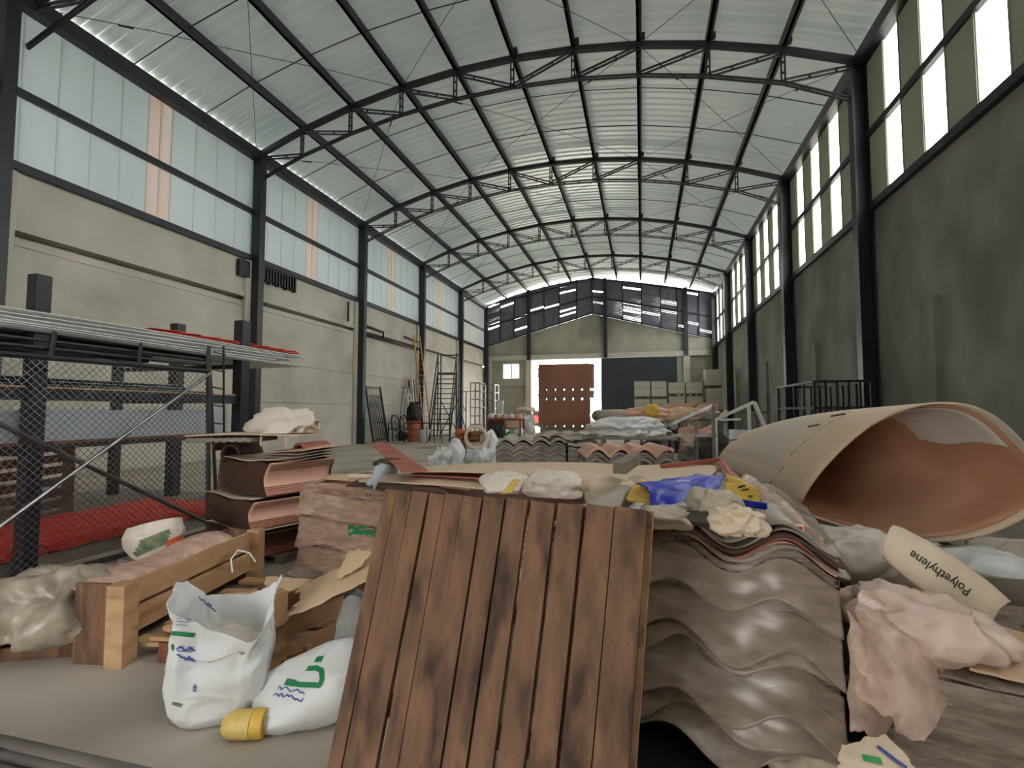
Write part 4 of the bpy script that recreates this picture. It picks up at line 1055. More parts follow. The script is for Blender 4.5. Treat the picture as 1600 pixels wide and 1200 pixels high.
ink(bvh_of(crumple(Z(1238, 826, .9), Z(1258, 830, .9), Z(1256, 820, .92), Z(1240, 818, .92), 0, 2, .004, 3, 6, 6, .05).build('red_label', 'paper_cream', label='small label with red print on the film at the stack corner', cat='label')), [(1242, 824), (1254, 826)], .01, 'red_print', 'car_red', bpy.data.objects['red_label'])

# ------------------------------------------------------------------ big rolled board, open end to the camera
# rim points of the open end: picture outline read at an approximate distance, closed loop
rim_px = [(1245, 801), (1262, 765), (1290, 728), (1325, 693), (1365, 662), (1410, 641), (1460, 630), (1515, 634), (1560, 655), (1600, 692), (1640, 735), (1640, 775), (1605, 806), (1560, 828), (1510, 841), (1450, 846), (1390, 839), (1330, 826), (1285, 812), (1245, 801)]
def rim_depth(px): return 2.55 + (1640 - px) / 395 * .35
rim = []
for px, py in rim_px:
    r = ray(px, py); rim.append(Vector((0, 0, H)) + r * rim_depth(px))
cen = sum(rim, Vector()) / len(rim)
far_dir = Vector((-.18, 1.0, 0)).normalized(); FL = 2.55
far_c = Vector((0, 0, H)) + ray(1172, 706) * 4.9
def samp(P, u):
    t = u * (len(P) - 1); i = min(int(t), len(P) - 2); f = t - i
    g = lambda k: P[max(0, min(len(P) - 1, k))]
    a, b, c, d = g(i - 1), g(i), g(i + 1), g(i + 2)
    return .5 * ((2 * b) + (c - a) * f + (2 * a - 5 * b + 4 * c - d) * f * f + (3 * b - a - 3 * c + d) * f ** 3)
def roll(u, v, s=1.0):
    p = samp(rim, u); q = p - cen
    q2 = Vector((q.x * .52, q.y * .52, q.z * .50))
    fc = far_c + q2
    w = v ** .9
    r = p * (1 - w) + fc * w
    r += Vector((-.02, 0, .045)) * math.sin(PI * v) * (.5 + .5 * (1 if q.z > 0 else -.2))
    return r
rl = thing('rolled_board', (cen.x, cen.y + .9, .55), 'huge tan sheet curled into a tube and tied with rope, at right', 'rolled sheet')
def ro(u, v):
    return roll(u, v)
MB().sheet(ro, 80, 40, .012).build('outer_skin', 'grp', rl, smooth=True)
def rin(u, v):
    p = roll(u, v * .97 + .012); c_ = cen * (1 - v) + far_c * v; return p + (c_ - p).normalized() * .014
MB().sheet(rin, 80, 40, .004).build('inner_skin', 'grp_in', rl, smooth=True)
bvr = bvh_of(rl.children[0])
for pts, lab in (([(1330, 647), (1318, 655), (1300, 664), (1285, 673), (1262, 692), (1240, 712), (1225, 735), (1205, 760)], 'rope'), ([(1152, 690), (1140, 704), (1118, 722)], 'rope')):
    P = [hit(bvr, *p) for p in pts]; P = [h[0] + h[1] * .008 for h in P if h]
    if len(P) > 1: MB().tube(P, .007, 6).build('rope', 'rope', rl)
for px, py in ((1276, 672), (1312, 656), (1150, 692)):
    h = hit(bvr, px, py)
    if h: MB().tube([h[0] + Vector((-.05, 0, .02)), h[0] + Vector((0, 0, .03)), h[0] + Vector((.03, 0, .035)), h[0] + Vector((.06, 0, .0))], .006, 6).build('knot', 'rope', rl)
def rfilm(u, v):
    uu = .21 + (.27 + .03 * noise.noise(Vector((v * 5, 1, 1)))) * u; vmax = .5 + .12 * noise.noise(Vector((u * 2.5, 2, 2)))
    lo_ = 0.02 + .0 * v
    p = roll(uu, lo_ + (vmax - lo_) * v); c_ = cen * (1 - v) + far_c * v; return p + (c_ - p).normalized() * .024
MB().sheet(rfilm, 60, 30, .002).build('dusty_lining', 'lining', rl, smooth=True, label='pale grey dusty lining')
# supports under the rolled board
for k, (y, x) in enumerate(((3.0, 1.35), (3.9, 1.2), (4.7, .95))):
    MB().box(x - .5, x + .6, y - .05, y + .05, 0, .54).build('timber_support', 'wood_grey', label='grey timber support under the rolled board, %s from the camera' % ORD[k], cat='timber', group='timbers under the rolled board')

# planks and dark sheets under the roll, right edge
for k, (a, b, w_, m, lab) in enumerate((((1480, 845, .5), (1640, 905, .5), .12, 'wood_grey', 'grey plank under the rolled board at the right edge, upper'),
                                        ((1440, 860, .47), (1640, 925, .47), .16, 'black', 'black board under the grey planks at the right edge'),
                                        ((1520, 838, .52), (1650, 875, .56), .09, 'wood_grey', 'narrow grey plank under the rolled board at the right edge, lower'))):
    MB().beam(Z(*a), Z(*b), w_, .03).build('plank', m, label=lab, cat='plank')
flat(Z(1560, 1000, .30), Z(1680, 1060, .30), Z(1660, 950, .34), Z(1570, 955, .34), 'red_brown', 'orange-red sheet corner poking in at the right edge', cat='sheet', nm='red_sheet', t=.006)

# second film-wrapped stack, bottom right
W2 = thing('wrapped_stack', (1.55, 1.9, 0), 'film-wrapped stack of brown sheets in the bottom right corner', 'sheet stack')
w0 = Vector(Z(1385, 1120, .30)); w0.z = 0; wx = Vector((.95, -.30, 0)).normalized(); wy = Vector((.30, .95, 0)).normalized()
for k in range(22):
    r_ = random.Random(500 + k); z = .05 + k * .0185; j = r_.random() * .03
    def fw2(u, v, z=z, j=j, k=k): return w0 + wx * (1.5 * u + j) + wy * (.95 * v + j) + Vector((0, 0, z + .006 * math.sin(u * 8 + k)))
    MB().sheet(fw2, 20, 2, .010).build('sheet', ('tile_dark', 'fibre_grey', 'tile_red', 'fibre')[k % 4], W2)
def w2f(u, v):
    z = .02 + .45 * v; k = .014 * crease(Vector((u * 1.6, z * 9, 3.3)), 3) + .012 * noise.noise(Vector((u * 2, z * 9, 4)))
    s = u * 2.3
    p = w0 + wy * (.8 - s) - wx * (.01 + k) if s < .8 else w0 + wx * (s - .8) - wy * (.01 + k)
    return p + Vector((0, 0, z))
MB().sheet(w2f, 120, 60, .002).build('film_wrap', 'film', W2, smooth=True)
def w2t(u, v): return w0 + wx * (1.5 * u) + wy * (.95 * v) + Vector((0, 0, .465 + .015 * ridge(Vector((u * 5, v * 3, 3.3)), 4)))
MB().sheet(w2t, 50, 30, .002).build('film_top', 'film', W2, smooth=True)
flat(Z(1515, 1045, .49), Z(1640, 1075, .49), Z(1640, 1000, .52), Z(1545, 975, .52), 'card', 'flat cardboard on the bottom right wrapped stack', nm='cardboard_sheet', cat='cardboard')

# clear film billowing beside the corrugated stack
def fold(pts, seed, amp, m, lab, nm='clear_film', cat='film', n=60, ragged=.08, bulge=.1, up=None):
    P = [Vector((0, 0, H)) + ray(x, y) * d for x, y, d in pts]
    up = up or (-(ray(sum(p[0] for p in pts) / 4, sum(p[1] for p in pts) / 4))).normalized()
    return crumple(P[0], P[1], P[2], P[3], bulge, seed, amp, 3.2, n, n, ragged, .003, up=up).build(nm, m, smooth=True, label=lab, cat=cat)
fold([(1335, 1085, 1.66), (1445, 1165, 1.52), (1560, 985, 1.84), (1345, 920, 1.86)], 51, .10, 'film_pink', 'big billow of pinkish clear film between the two wrapped stacks', bulge=.35, n=90)
fold([(1325, 1135, 1.66), (1385, 1160, 1.62), (1410, 1040, 1.70), (1325, 960, 1.78)], 52, .07, 'film_pink', 'hanging flap of clear film at the right corner of the corrugated stack', bulge=.12, n=70)
bumpy(1435, 1010, .47, (.42, .42, .2), 53, 'pink_dusty', 'dusty pink plastic bundle inside the clear film billow', nm='plastic_bundle', cat='bundle', amp=.45, freq=2.6, n=90)
fold([(408, 998, 2.42), (492, 938, 2.45), (480, 908, 2.75), (412, 950, 2.75)], 81, .012, 'card', 'folded cardboard slumped behind the short pallet on edge', nm='cardboard_sheet', cat='cardboard', n=24, bulge=.03, ragged=.1)
fold([(450, 966, 2.30), (584, 903, 2.35), (584, 862, 2.62), (476, 914, 2.55)], 82, .02, 'card', 'torn cardboard draped over the short pallet on edge', nm='cardboard_sheet', cat='cardboard', n=30, bulge=.05, ragged=.14)
fold([(412, 938, 2.95), (458, 940, 2.9), (486, 905, 3.2), (414, 900, 3.2)], 83, .01, 'card', 'loose cardboard flap lying before the tile bundles', nm='cardboard_sheet', cat='cardboard', n=20, bulge=.02, ragged=.06)
fold([(520, 905, 2.45), (560, 890, 2.42), (584, 862, 2.5), (545, 862, 2.6)], 84, .02, 'card', 'ragged cardboard edge beside the grey fleece', nm='cardboard_sheet', cat='cardboard', n=24, bulge=.06, ragged=.2)
# white bags behind it
bumpy(1345, 900, .50, (.42, .34, .26), 61, 'white_bag2', 'large crumpled white bag behind the corrugated stack corner', amp=.4, n=84)
bumpy(1405, 930, .42, (.5, .36, .30), 62, 'cloth_beige', 'grey-white plastic heap under the printed polythene bag', amp=.4, n=72)
bumpy(1530, 925, .40, (.5, .4, .25), 63, 'white_bag', 'white bag with a blue mark below the rolled board', amp=.3, n=72)
bumpy(1600, 895, .42, (.5, .3, .2), 64, 'cloth_beige', 'grey film heap at the right edge under the rolled board', amp=.35, n=60)
bv = bvh_of(bpy.data.objects['plastic_bag.%03d' % 0] if 'plastic_bag.000' in bpy.data.objects else [o for o in bpy.data.objects if o.get('label', '').startswith('white bag with a blue mark')][0])
tgt = [o for o in bpy.data.objects if o.get('label', '').startswith('white bag with a blue mark')][0]
bv = bvh_of(tgt); ink(bv, [(1505, 908), (1530, 905), (1515, 912)], .012, 'blue_mark', 'blue_ink', tgt)
# long polythene bag with lettering
pb_ = thing('polythene_bag', Z(1480, 900, .5), 'long flattened cream polythene bag with black upside-down lettering', 'bag')
PB = [Vector((0, 0, H)) + ray(x, y) * d for x, y, d in ((1378, 872, 2.25), (1545, 985, 1.98), (1580, 940, 2.05), (1398, 822, 2.35))]
upb = (-(ray(1480, 900))).normalized() * .5 + Vector((0, 0, .8))
def pbf(u, v):
    p = (PB[0] * (1 - u) + PB[1] * u) * (1 - v) + (PB[3] * (1 - u) + PB[2] * u) * v
    w = .6 + .4 * math.sin(PI * min(1, max(0, .05 + u)))
    c_ = (PB[0] * (1 - u) + PB[1] * u) * .5 + (PB[3] * (1 - u) + PB[2] * u) * .5
    p = c_ + (p - c_) * (1.0 + .35 * math.sin(PI * u))
    return p + upb * (.05 * math.sin(PI * v) ** .7 * (1 - .4 * u) + .016 * crease(Vector((u * 2.6, v * 1.2, 5)), 3))
pbo = MB().sheet(pbf, 90, 40, .003).build('bag', 'paper_cream', pb_, smooth=True)
bv = bvh_of(pbo)
lettering(bv, 'Polyethylene', 1518, 922, -93, -62, 19, 'lettering', 'black_ink', pb_)
# bag at the bottom edge
bb = thing('printed_bag', Z(1375, 1195, .2), 'cream bag with blue and green print at the bottom edge', 'bag')
P = [Vector((0, 0, H)) + ray(x, y) * d for x, y, d in ((1310, 1215, 1.42), (1450, 1225, 1.38), (1390, 1152, 1.5), (1312, 1160, 1.5))]
o = crumple(*P, .06, 71, .035, 4, 40, 40, .1, .003, up=(-.3, -.6, .6)).build('bag', 'paper_cream', bb, smooth=True)
bv = bvh_of(o); ink(bv, [(1372, 1168), (1400, 1190), (1415, 1200)], .012, 'print', 'blue_ink', bb); ink(bv, [(1350, 1185), (1375, 1190)], .02, 'print', 'green_dot', bb)
bumpy(1275, 1215, .02, (.3, .25, .16), 72, 'cloth_beige', 'grey-green bag on the floor under the corrugated stack', amp=.3)
def bumpy0(px, py, z, size, s, m, lab, nm='plastic_bag', cat='bag', amp=.4, n=64, freq=2.4):
    """a heap seen at height z but reaching down to the floor"""
    p = atZ(px, py, z); return blob((p.x, p.y, 0), (size[0], size[1], size[2] + z), s, amp, freq, n=n).build(nm, m, smooth=True, label=lab, cat=cat)
# ------------------------------------------------------------------ middle distance: corrugated stacks
def cstack(x, y, z1, W, D, pitch, amp, n, top, lab, rz=0.0, z0=.12, phase=0.0, ext=None):
    """open stack of wavy sheets; x, y: front left corner; front face towards the camera"""
    e = Vector((math.cos(rz), math.sin(rz), 0)); f = Vector((-e.y, e.x, 0)); o = Vector((x, y, 0))
    t = thing('corrugated_stack', o + e * W / 2 + f * D / 2, lab, 'sheet stack')
    dz = (z1 - z0) / n
    for k in range(n):
        r_ = random.Random(int(x * 100) + k); j = (r_.random() - .5) * .04; a = amp * (.25 + .75 * min(1, (k + 2) / n)); ja = r_.random() * .5
        m_ = top if k >= n - 1 else ('fibre_grey', 'fibre', 'fibre_grey')[k % 3]
        def fs(u, v, k=k, j=j, a=a, ja=ja):
            return o + e * (W * u + j * .5) + f * (D * v + j) + Vector((0, 0, z0 + dz * k + (.03 if k == n - 1 else 0) + a * (2.2 * abs(math.cos(PI * W * u / pitch + phase / 2 + ja * .2)) - 1.2)))
        MB().sheet(fs, 96, 2, dz * (.8 if k < n - 1 else 1.1)).build('sheet', m_, t)
    for s in (.1, .5, .9):
        a = o + e * W * s + Vector((0, 0, .05)); MB().beam(a, a + f * D, .1, .1).build('pallet_runner', 'wood_grey', t)
    return t
c = atZ(775, 684, .92)
cstack(c.x, c.y, .86, 1.12, 1.7, .285, .035, 26, 'fibre', 'grey corrugated stack with wavy top, beyond the domed board at left', rz=.20, phase=PI * .9)
c = atZ(862, 688, .88)
t = cstack(c.x + .25, c.y + .1, .80, .55, 1.9, .30, .012, 24, 'fibre', 'grey film-dulled stack between the two wavy stacks', rz=.2)
c = atZ(914, 694, .92)
cstack(c.x, c.y, .82, 1.14, 1.0, .30, .05, 20, 'tile_pink', 'corrugated stack topped by one thick pink wavy sheet', rz=.22, phase=PI * .9)
MB().sheet(lambda u, v: Vector(atZ(836, 680, .95)) + Vector((1.1 * u, .9 * v + .25 * u, .04 * abs(math.sin(u * PI * 4)))), 48, 2, .012).build('corrugated_sheet', 'fibre', label='loose pale corrugated sheet behind the left wavy stack', cat='sheet')
MB().box(-7.2, -5.6, 12.2, 13.2, 0, .9).build('hidden_base', 'fibre_grey', label='x', cat='x') if False else None
dk = thing('plank_table', Vector(atZ(980, 688, .98)) * Vector((1, 1, 0)).x * 0 + Vector((atZ(980, 688, .98).x, atZ(980, 688, .98).y, 0)), 'long low plank shelf carrying the white bags beyond the wavy stacks', 'shelf')
a = Vector(atZ(900, 687.5, .84)); b = Vector(atZ(1058, 689, .84)); a.y += 1.0; b.y += 1.0
MB().beam(a, b, .9, .04).build('plank', 'wood_grey', dk)
for s in (.1, .5, .9):
    p = a.lerp(b, s); MB().box(p.x - .05, p.x + .05, p.y - .35, p.y + .35, 0, .82).build('support', 'wood_grey', dk)
bumpy(975, 681, .86, (1.15, .7, .36), 101, 'white_bag', 'big bluish-white crumpled bag on the plank shelf in the middle distance', amp=.75, n=96, box=.9)
bumpy(1012, 681, .86, (.6, .5, .22), 102, 'white_bag', 'white crumpled bag at the right end of the plank shelf', amp=.42)
bumpy(926, 681, .86, (.3, .3, .24), 103, 'fibre', 'round grey-white bag at the left end of the plank shelf', amp=.2)
# bags and tube left of the stacks
bumpy0(698, 724, .35, (.55, .5, .35), 104, 'white_bag', 'crumpled white bag on the floor beyond the silver plastic', amp=.8)
bumpy0(748, 722, .30, (.6, .5, .3), 105, 'white_bag', 'white bag in front of the cardboard drum, left of the wavy stack', amp=.7)
bumpy0(764, 718, .30, (.4, .4, .6), 106, 'white_bag', 'white bag against the left side of the wavy stack', amp=.45)
bumpy0(722, 712, .35, (.22, .22, .4), 107, 'wood_red', 'small brown sack between the white bags', amp=.3)
dr_ = thing('cardboard_drum', atZ(748, 700, .45), 'cream cardboard tube lying open end out beside the wavy stack', 'tube')
c = Vector(atZ(744, 684, .80)); ax = Vector((-.35, 1, 0)).normalized()
def drum(u, v): 
    a_ = 2 * PI * u; s = ax.cross(Vector((0, 0, 1))); return c + ax * (.7 * v) + (s * math.cos(a_) + Vector((0, 0, 1)) * math.sin(a_)) * .22
MB().sheet(drum, 32, 2, .06).build('tube_wall', 'paper_cream', dr_, smooth=True)
MB().box(c.x - .25, c.x + .25, c.y, c.y + .8, 0, c.z - .26).build('stand_block', 'fibre_grey', label='grey block under the cardboard tube', cat='block')
bumpy(725, 688, .05, (.7, .5, .5), 108, 'red_cloth', 'orange and pink rags on the floor behind the cardboard tube', nm='rag_heap', cat='rags', amp=.5)

# ------------------------------------------------------------------ against the left wall
fr = thing('metal_gate', (-11.1, 19.6, 0), 'dark metal gate frame leaning on the left wall past the second column', 'gate')
mb = MB()
for y in (18.55, 19.75):
    mb.beam((-10.85, y, 0), (-11.3, y, 2.45), .07, .07)
for s in (.05, .35, .7, .97):
    x = -10.85 - .45 * s; mb.beam((x, 18.55, 2.45 * s), (x, 19.75, 2.45 * s), .05, .06)
mb.build('frame', 'steel_black', fr)
for k in range(8):
    y = 18.65 + k * .145; MB().beam((-10.87, y, .1), (-11.25, y + .02, 2.05), .03, .03).build('bar', 'steel_black', fr)
for k in range(3):
    t = thing('metal_trestle', (-10.7, 20.7 + k * .35, 0), 'dark steel chair-height frame, %s of three by the leaning gate' % ORD[k], 'frame', 'dark frames on the left wall')
    x = -10.6; y = 19.75 + k * .4
    mb = MB()
    mb.tube([(x, y, 0), (x - .1, y, .9), (x - .15, y + .15, 1.15), (x - .15, y + .6, 1.15), (x - .1, y + .7, .9), (x, y + .72, 0)], .035, 6); mb.tube([(x - .3, y + .1, 0), (x - .3, y + .1, .8), (x - .1, y, .9)], .025, 6); mb.beam((x - .3, y, .55), (x - .05, y + .6, .55), .3, .04)
    mb.tube([(x - .06, y, .5), (x - .06, y + .7, .5)], .02, 6); mb.build('frame', ('steel_black', 'galv', 'steel_black')[k], t)
bumpy(632, 688, 0, (.7, .6, .4), 111, 'black', 'black bag on the floor below the dark frames', amp=.4)
bumpy(640, 690, 0, (.4, .3, .1), 112, 'white_bag', 'white scrap on the floor below the dark frames', amp=.3, nm='scrap', cat='scrap')
def ladder(a, b, w, side, nr, m, lab, r=.03):
    a, b, side = Vector(a), Vector(b), Vector(side).normalized() * w / 2
    t = thing('ladder', a, lab, 'ladder')
    for s in (-1, 1):
        MB().beam(a + side * s, b + side * s, .035, .07, up=side).build('rail', m, t)
    for k in range(1, nr):
        p = a.lerp(b, k / nr); MB().tube([p - side, p + side], .016, 6).build('rung', m, t)
    return t
ladder(atY(670, 689, 22.3) * 1.0, (-11.2, 23.2, 5.25), .5, (.25, 1, 0), 18, 'yellow_ladder', 'tall wooden ladder leaning on the third steel column, left wall')
al = thing('step_ladder', (-10.6, 21.6, 0), 'aluminium step ladder standing open by the left wall', 'ladder')
ladder_parts = MB()
for y in (21.35, 21.75):
    ladder_parts.beam((-10.35, y, 0), (-10.9, y, 2.45), .04, .06)
ladder_parts.build('front_rails', 'sheet_white', al)
MB().beam((-11.25, 21.35, 0), (-10.95, 21.35, 2.4), .03, .05).build('rear_leg', 'galv', al); MB().beam((-11.25, 21.75, 0), (-10.95, 21.75, 2.4), .03, .05).build('rear_leg', 'galv', al)
for k in range(1, 8): MB().beam((-10.35 - .55 * k / 8, 21.35, 2.45 * k / 8), (-10.35 - .55 * k / 8, 21.75, 2.45 * k / 8), .12, .03).build('step', 'sheet_white', al)
MB().box(-11.0, -10.85, 21.3, 21.8, 2.43, 2.47).build('top_cap', 'black', al)
p = atZ(647, 690)
ba = thing('barrel', p, 'rust-orange barrel on the floor in front of the tall ladder', 'barrel')
MB().lathe([(.001, 0), (.29, 0), (.30, .03), (.28, .3), (.30, .32), (.28, .34), (.28, .6), (.30, .62), (.28, .64), (.29, .9), (.30, .92), (.26, .91), (.26, .3), (.001, .3)], p, 24).build('drum', 'barrel', ba, smooth=True)
bumpy(647, 690, .0, (.6, .55, .9), 113, 'black', 'black bundles of rolled material standing in the rusty barrel', nm='dark_bundle', cat='bundle', amp=.35).location.z = .93
for k, (dx, hh, m_) in enumerate(((-.25, 2.9, 'steel_black'), (-.05, 3.1, 'paper_cream'), (.18, 3.0, 'steel_black'))):
    MB().beam((-11.0 + dx * .2, 22.9 + dx, 0), (-11.3, 22.9 + dx, hh), .12, .1).build('upright_board', m_, label=('dark', 'cream', 'second dark')[k] + ' tall board standing against the wall behind the barrel', cat='board')
p = atZ(661, 690); tub = thing('white_tub', p, 'white tapered tub on the floor beside the rusty barrel', 'tub')
MB().lathe([(.001, 0), (.18, 0), (.32, .5), (.33, .52), (.30, .5), (.17, .03), (.001, .03)], p, 20).build('body', 'sheet_white', tub, smooth=True)
# low guard rail in front of the stairs
gr = thing('guard_rail', (-8.9, 20.2, 0), 'low dark tubular rail in front of the mobile stairs', 'rail')
a, b = Vector(atZ(632, 692)), Vector(atZ(703, 694))
mb = MB(); up_ = Vector((0, 0, .85)); mb.tube([a, a + up_, b + up_, b], .025, 6); mb.build('hoop', 'steel_black', gr)
for k in range(1, 6): q = a.lerp(b, k / 6); MB().tube([q, q + up_], .015, 6).build('bar', 'steel_black', gr)

# mobile platform stairs
st_ = thing('mobile_stairs', (-8.9, 21.3, 0), 'tall dark steel platform stairs on a wheeled frame by the left wall', 'stairs')
SA, SB = Vector((-9.25, 20.55, 0)), Vector((-8.35, 20.75, 0)); SF = Vector((-.22, .975, 0))   # width along SA-SB, climbs towards SF
SAw = (SB - SA)
SFr = SF
def sp(s, f, z): return SA + SAw * s + SFr * f + Vector((0, 0, z))
TOPZ, RUN = 3.25, 2.0
# faces: steps rise away from the camera
for s in (0, 1):
    MB().tube([sp(s, 0, .1), sp(s, RUN, TOPZ), sp(s, RUN + .8, TOPZ)], .042, 6).build('stringer', 'steel_black', st_)
    MB().tube([sp(s, 0, .1), sp(s, 0, 1.0), sp(s, RUN, TOPZ + .95), sp(s, RUN + .8, TOPZ + .95), sp(s, RUN + .8, 0.05)], .034, 6).build('handrail', 'steel_black', st_)
    MB().tube([sp(s, RUN, TOPZ + .95), sp(s, RUN, .05)], .036, 6).build('leg', 'steel_black', st_)
    MB().tube([sp(s, 0, .1), sp(s, RUN + .8, .1)], .036, 6).build('base_rail', 'steel_black', st_)
    MB().tube([sp(s, RUN, .1), sp(s, RUN + .8, 1.7)], .026, 6).build('brace', 'steel_black', st_)
    MB().tube([sp(s, RUN, TOPZ + .5), sp(s, RUN + .8, TOPZ + .5)], .03, 6).build('mid_rail', 'steel_black', st_)
MB().tube([sp(0, RUN + .8, TOPZ + .95), sp(1, RUN + .8, TOPZ + .95)], .032, 6).build('end_rail', 'steel_black', st_)
MB().tube([sp(0, RUN + .8, .2), sp(1, RUN + .8, 1.9)], .026, 6).build('brace', 'steel_black', st_)
MB().tube([sp(1, RUN + .8, .2), sp(0, RUN + .8, 1.9)], .026, 6).build('brace', 'steel_black', st_)
for k in range(13):
    t0 = (k + .6) / 13; a, b = sp(0, RUN * t0, .1 + (TOPZ - .1) * t0), sp(1, RUN * t0, .1 + (TOPZ - .1) * t0)
    MB().beam(a, b, .2, .035).build('step', 'steel_black', st_)
MB().hexa([sp(0, RUN, TOPZ - .03), sp(1, RUN, TOPZ - .03), sp(1, RUN + .8, TOPZ - .03), sp(0, RUN + .8, TOPZ - .03), sp(0, RUN, TOPZ), sp(1, RUN, TOPZ), sp(1, RUN + .8, TOPZ), sp(0, RUN + .8, TOPZ)]).build('platform', 'steel_black', st_)
for s in (0, 1):
    # splayed stabiliser
    MB().tube([sp(s, RUN * .75, 2.3), sp(s + (.75 if s else -.05), RUN * .6, .06)], .03, 6).build('stabiliser', 'steel_black', st_)
    for f_ in (0.05, RUN + .75):
        q = sp(s, f_, .05); MB().tube([q - SAw * .04, q + SAw * .04], .05, 12).build('wheel', 'black', st_)

# pipes on the left wall
def wallpipe(pts, r, lab):
    MB().tube(pts, r, 8).build('wall_pipe', 'steel_black', smooth=True, label=lab, cat='pipe', group='pipes on the left wall')
wallpipe([(-11.36, 18.4, 5.0), (-11.36, 20.1, 4.95), (-11.36, 20.1, 4.65)], .05, 'dark pipe with a drop elbow on the left wall past the second column')
wallpipe([(-11.38, 18.6, 4.62), (-11.38, 23.9, 4.62)], .06, 'long dark pipe along the wall groove between second and third columns')
wallpipe([(-11.36, 22.2, 5.05), (-11.36, 23.8, 5.0)], .04, 'short dark pipe high on the wall near the ladder top')
wallpipe([(-11.36, 17.3, 5.75), (-11.36, 17.3, 4.95)], .04, 'short upright dark pipe on the wall just before the second column')
cm = thing('rebar_row', (-11.38, 13.4, 5.5), 'row of short dark bar ends hanging below the sill past the first column', 'bars')
for k in range(12): MB().box(-11.45, -11.3, 12.65 + k * .13, 12.7 + k * .13, 5.45 - (k % 3) * .04, 5.85).build('bar_end', 'steel_black', cm)
MB().box(-11.48, -11.36, 11.75, 12.15, 5.35, 5.85).build('wall_box', 'steel_black', label='small dark box on the wall just before the first column', cat='box')

# ------------------------------------------------------------------ far left corner
def rackframe(x, y, W, D, Hh, levels, m, lab, ex=(1, 0, 0), nm='shelf_frame', cols=2, r=.03):
    ex = Vector(ex).normalized(); ey = Vector((-ex.y, ex.x, 0)); o = Vector((x, y, 0))
    t = thing(nm, o, lab, 'shelving')
    for i in range(cols + 1):
        for j in (0, 1):
            p = o + ex * W * i / cols + ey * D * j; MB().tube([p, p + Vector((0, 0, Hh))], r, 4).build('upright', m, t)
    for k in range(levels + 1):
        z = Vector((0, 0, .1 + (Hh - .1) * k / levels)); mb = MB()
        P = [o + z, o + ex * W + z, o + ex * W + ey * D + z, o + ey * D + z]
        for i in range(4): mb.tube([P[i], P[(i + 1) % 4]], r * .8, 4)
        mb.build('shelf_rail', m, t)
    return t
p = atY(735, 670, 27.0); rackframe(p.x, 27.0, .55, .9, 3.0, 6, 'steel_black', 'dark open shelf frame in the far left corner')
p = atY(752, 670, 28.5); rackframe(p.x, 28.5, .85, .8, 2.95, 6, 'galv', 'pale open shelf frame in the far left corner', cols=1)
t = thing('pole_stand', atY(727, 680, 25), 'thin dark pole with a cross arm near the far left shelves', 'pole')
p = atY(728, 672, 25.0); p.z = 0; mb = MB(); mb.tube([p, p + Vector((0, 0, 2.4))], .03, 6); mb.tube([p + Vector((-.2, 0, 2.4)), p + Vector((.2, 0, 2.4))], .02, 6); mb.tube([p + Vector((0, 0, 1.3)), p + Vector((-.3, 0, 1.9))], .02, 6); mb.build('pole', 'steel_black', t)
p = atY(779, 650, 27.5); MB().hexa([(p.x - .2, 27.5, 0), (p.x + .22, 27.5, 0), (p.x + .22, 27.55, 0), (p.x - .2, 27.55, 0), (p.x - .15, 27.6, 2.0), (p.x + .25, 27.6, 1.95), (p.x + .25, 27.65, 1.95), (p.x - .15, 27.65, 2.0)]).build('cream_panel', 'sheet_white', label='cream panel standing upright behind the far maroon table', cat='panel')
tb_ = thing('work_table', atZ(785, 682), 'maroon table with a pale top heaped with bags, far left', 'table')
p = Vector(atZ(760, 682)); MB().box(p.x, p.x + 1.9, p.y, p.y + .9, .86, .95).build('table_top', 'red_brown', tb_)
MB().box(p.x + .03, p.x + .75, p.y + .05, p.y + .85, .25, .86).build('side_panel', 'tile_dark', tb_)
for dx, dy in ((.06, .06), (1.84, .06), (.06, .84), (1.84, .84)): MB().box(p.x + dx - .04, p.x + dx + .04, p.y + dy - .04, p.y + dy + .04, 0, .86).build('leg', 'wood_red', tb_)
MB().box(p.x + 1.15, p.x + 1.8, p.y - .1, p.y + .5, .5, .84).build('pink_box', 'tile_pink', label='pale pink box under the right end of the maroon table', cat='box')
for k in range(5):
    q = p + Vector((.15 + k * .38, .45, 0)); blob((q.x, q.y, .95), (.36, .35, .28), 120 + k, .4, 2.2, n=32).build('small_bag', ('white_bag', 'paper_cream', 'paper_cream', 'white_bag', 'tile_pink')[k], smooth=True, label='small crumpled bag on the maroon table, %s from its left end' % ORD[k].replace('nearest', 'first'), cat='bag', group='bags on the maroon table')
bumpy(779, 684, 0, (.6, .5, .75), 131, 'black', 'black bag standing in front of the maroon table', amp=.3)
bumpy(797, 683, 0, (.45, .3, .3), 132, 'green_dot', 'small green bag by the black bag', amp=.3)
bumpy(806, 682, .0, (.7, .6, .6), 133, 'white_bag', 'white bag at the right foot of the maroon table', amp=.3)
bumpy(822, 678, .0, (1.0, .8, 1.35), 134, 'sheet_white', 'tall pile of white sacks beside the doorway', nm='sack_pile', cat='sacks', amp=.35)
p = atZ(822, 678); blob((p.x, p.y, 1.3), (1.1, .8, .35), 135, .15, 2).build('folded_sack', 'paper_cream', smooth=True, label='cream folded sack topping the pile beside the doorway', cat='sack')
bumpy(745, 690, 0, (1.4, 1.0, .5), 136, 'wood_red', 'brown heap of scrap on the floor below the dark shelf frame', nm='scrap_heap', cat='scrap', amp=.5)
p = atZ(810, 692); MB().box(p.x - .8, p.x + 1.4, p.y, p.y + .8, 0, .15).build('pale_sheets', 'sheet_blue', label='low pale sheets on the floor before the doorway', cat='sheets')

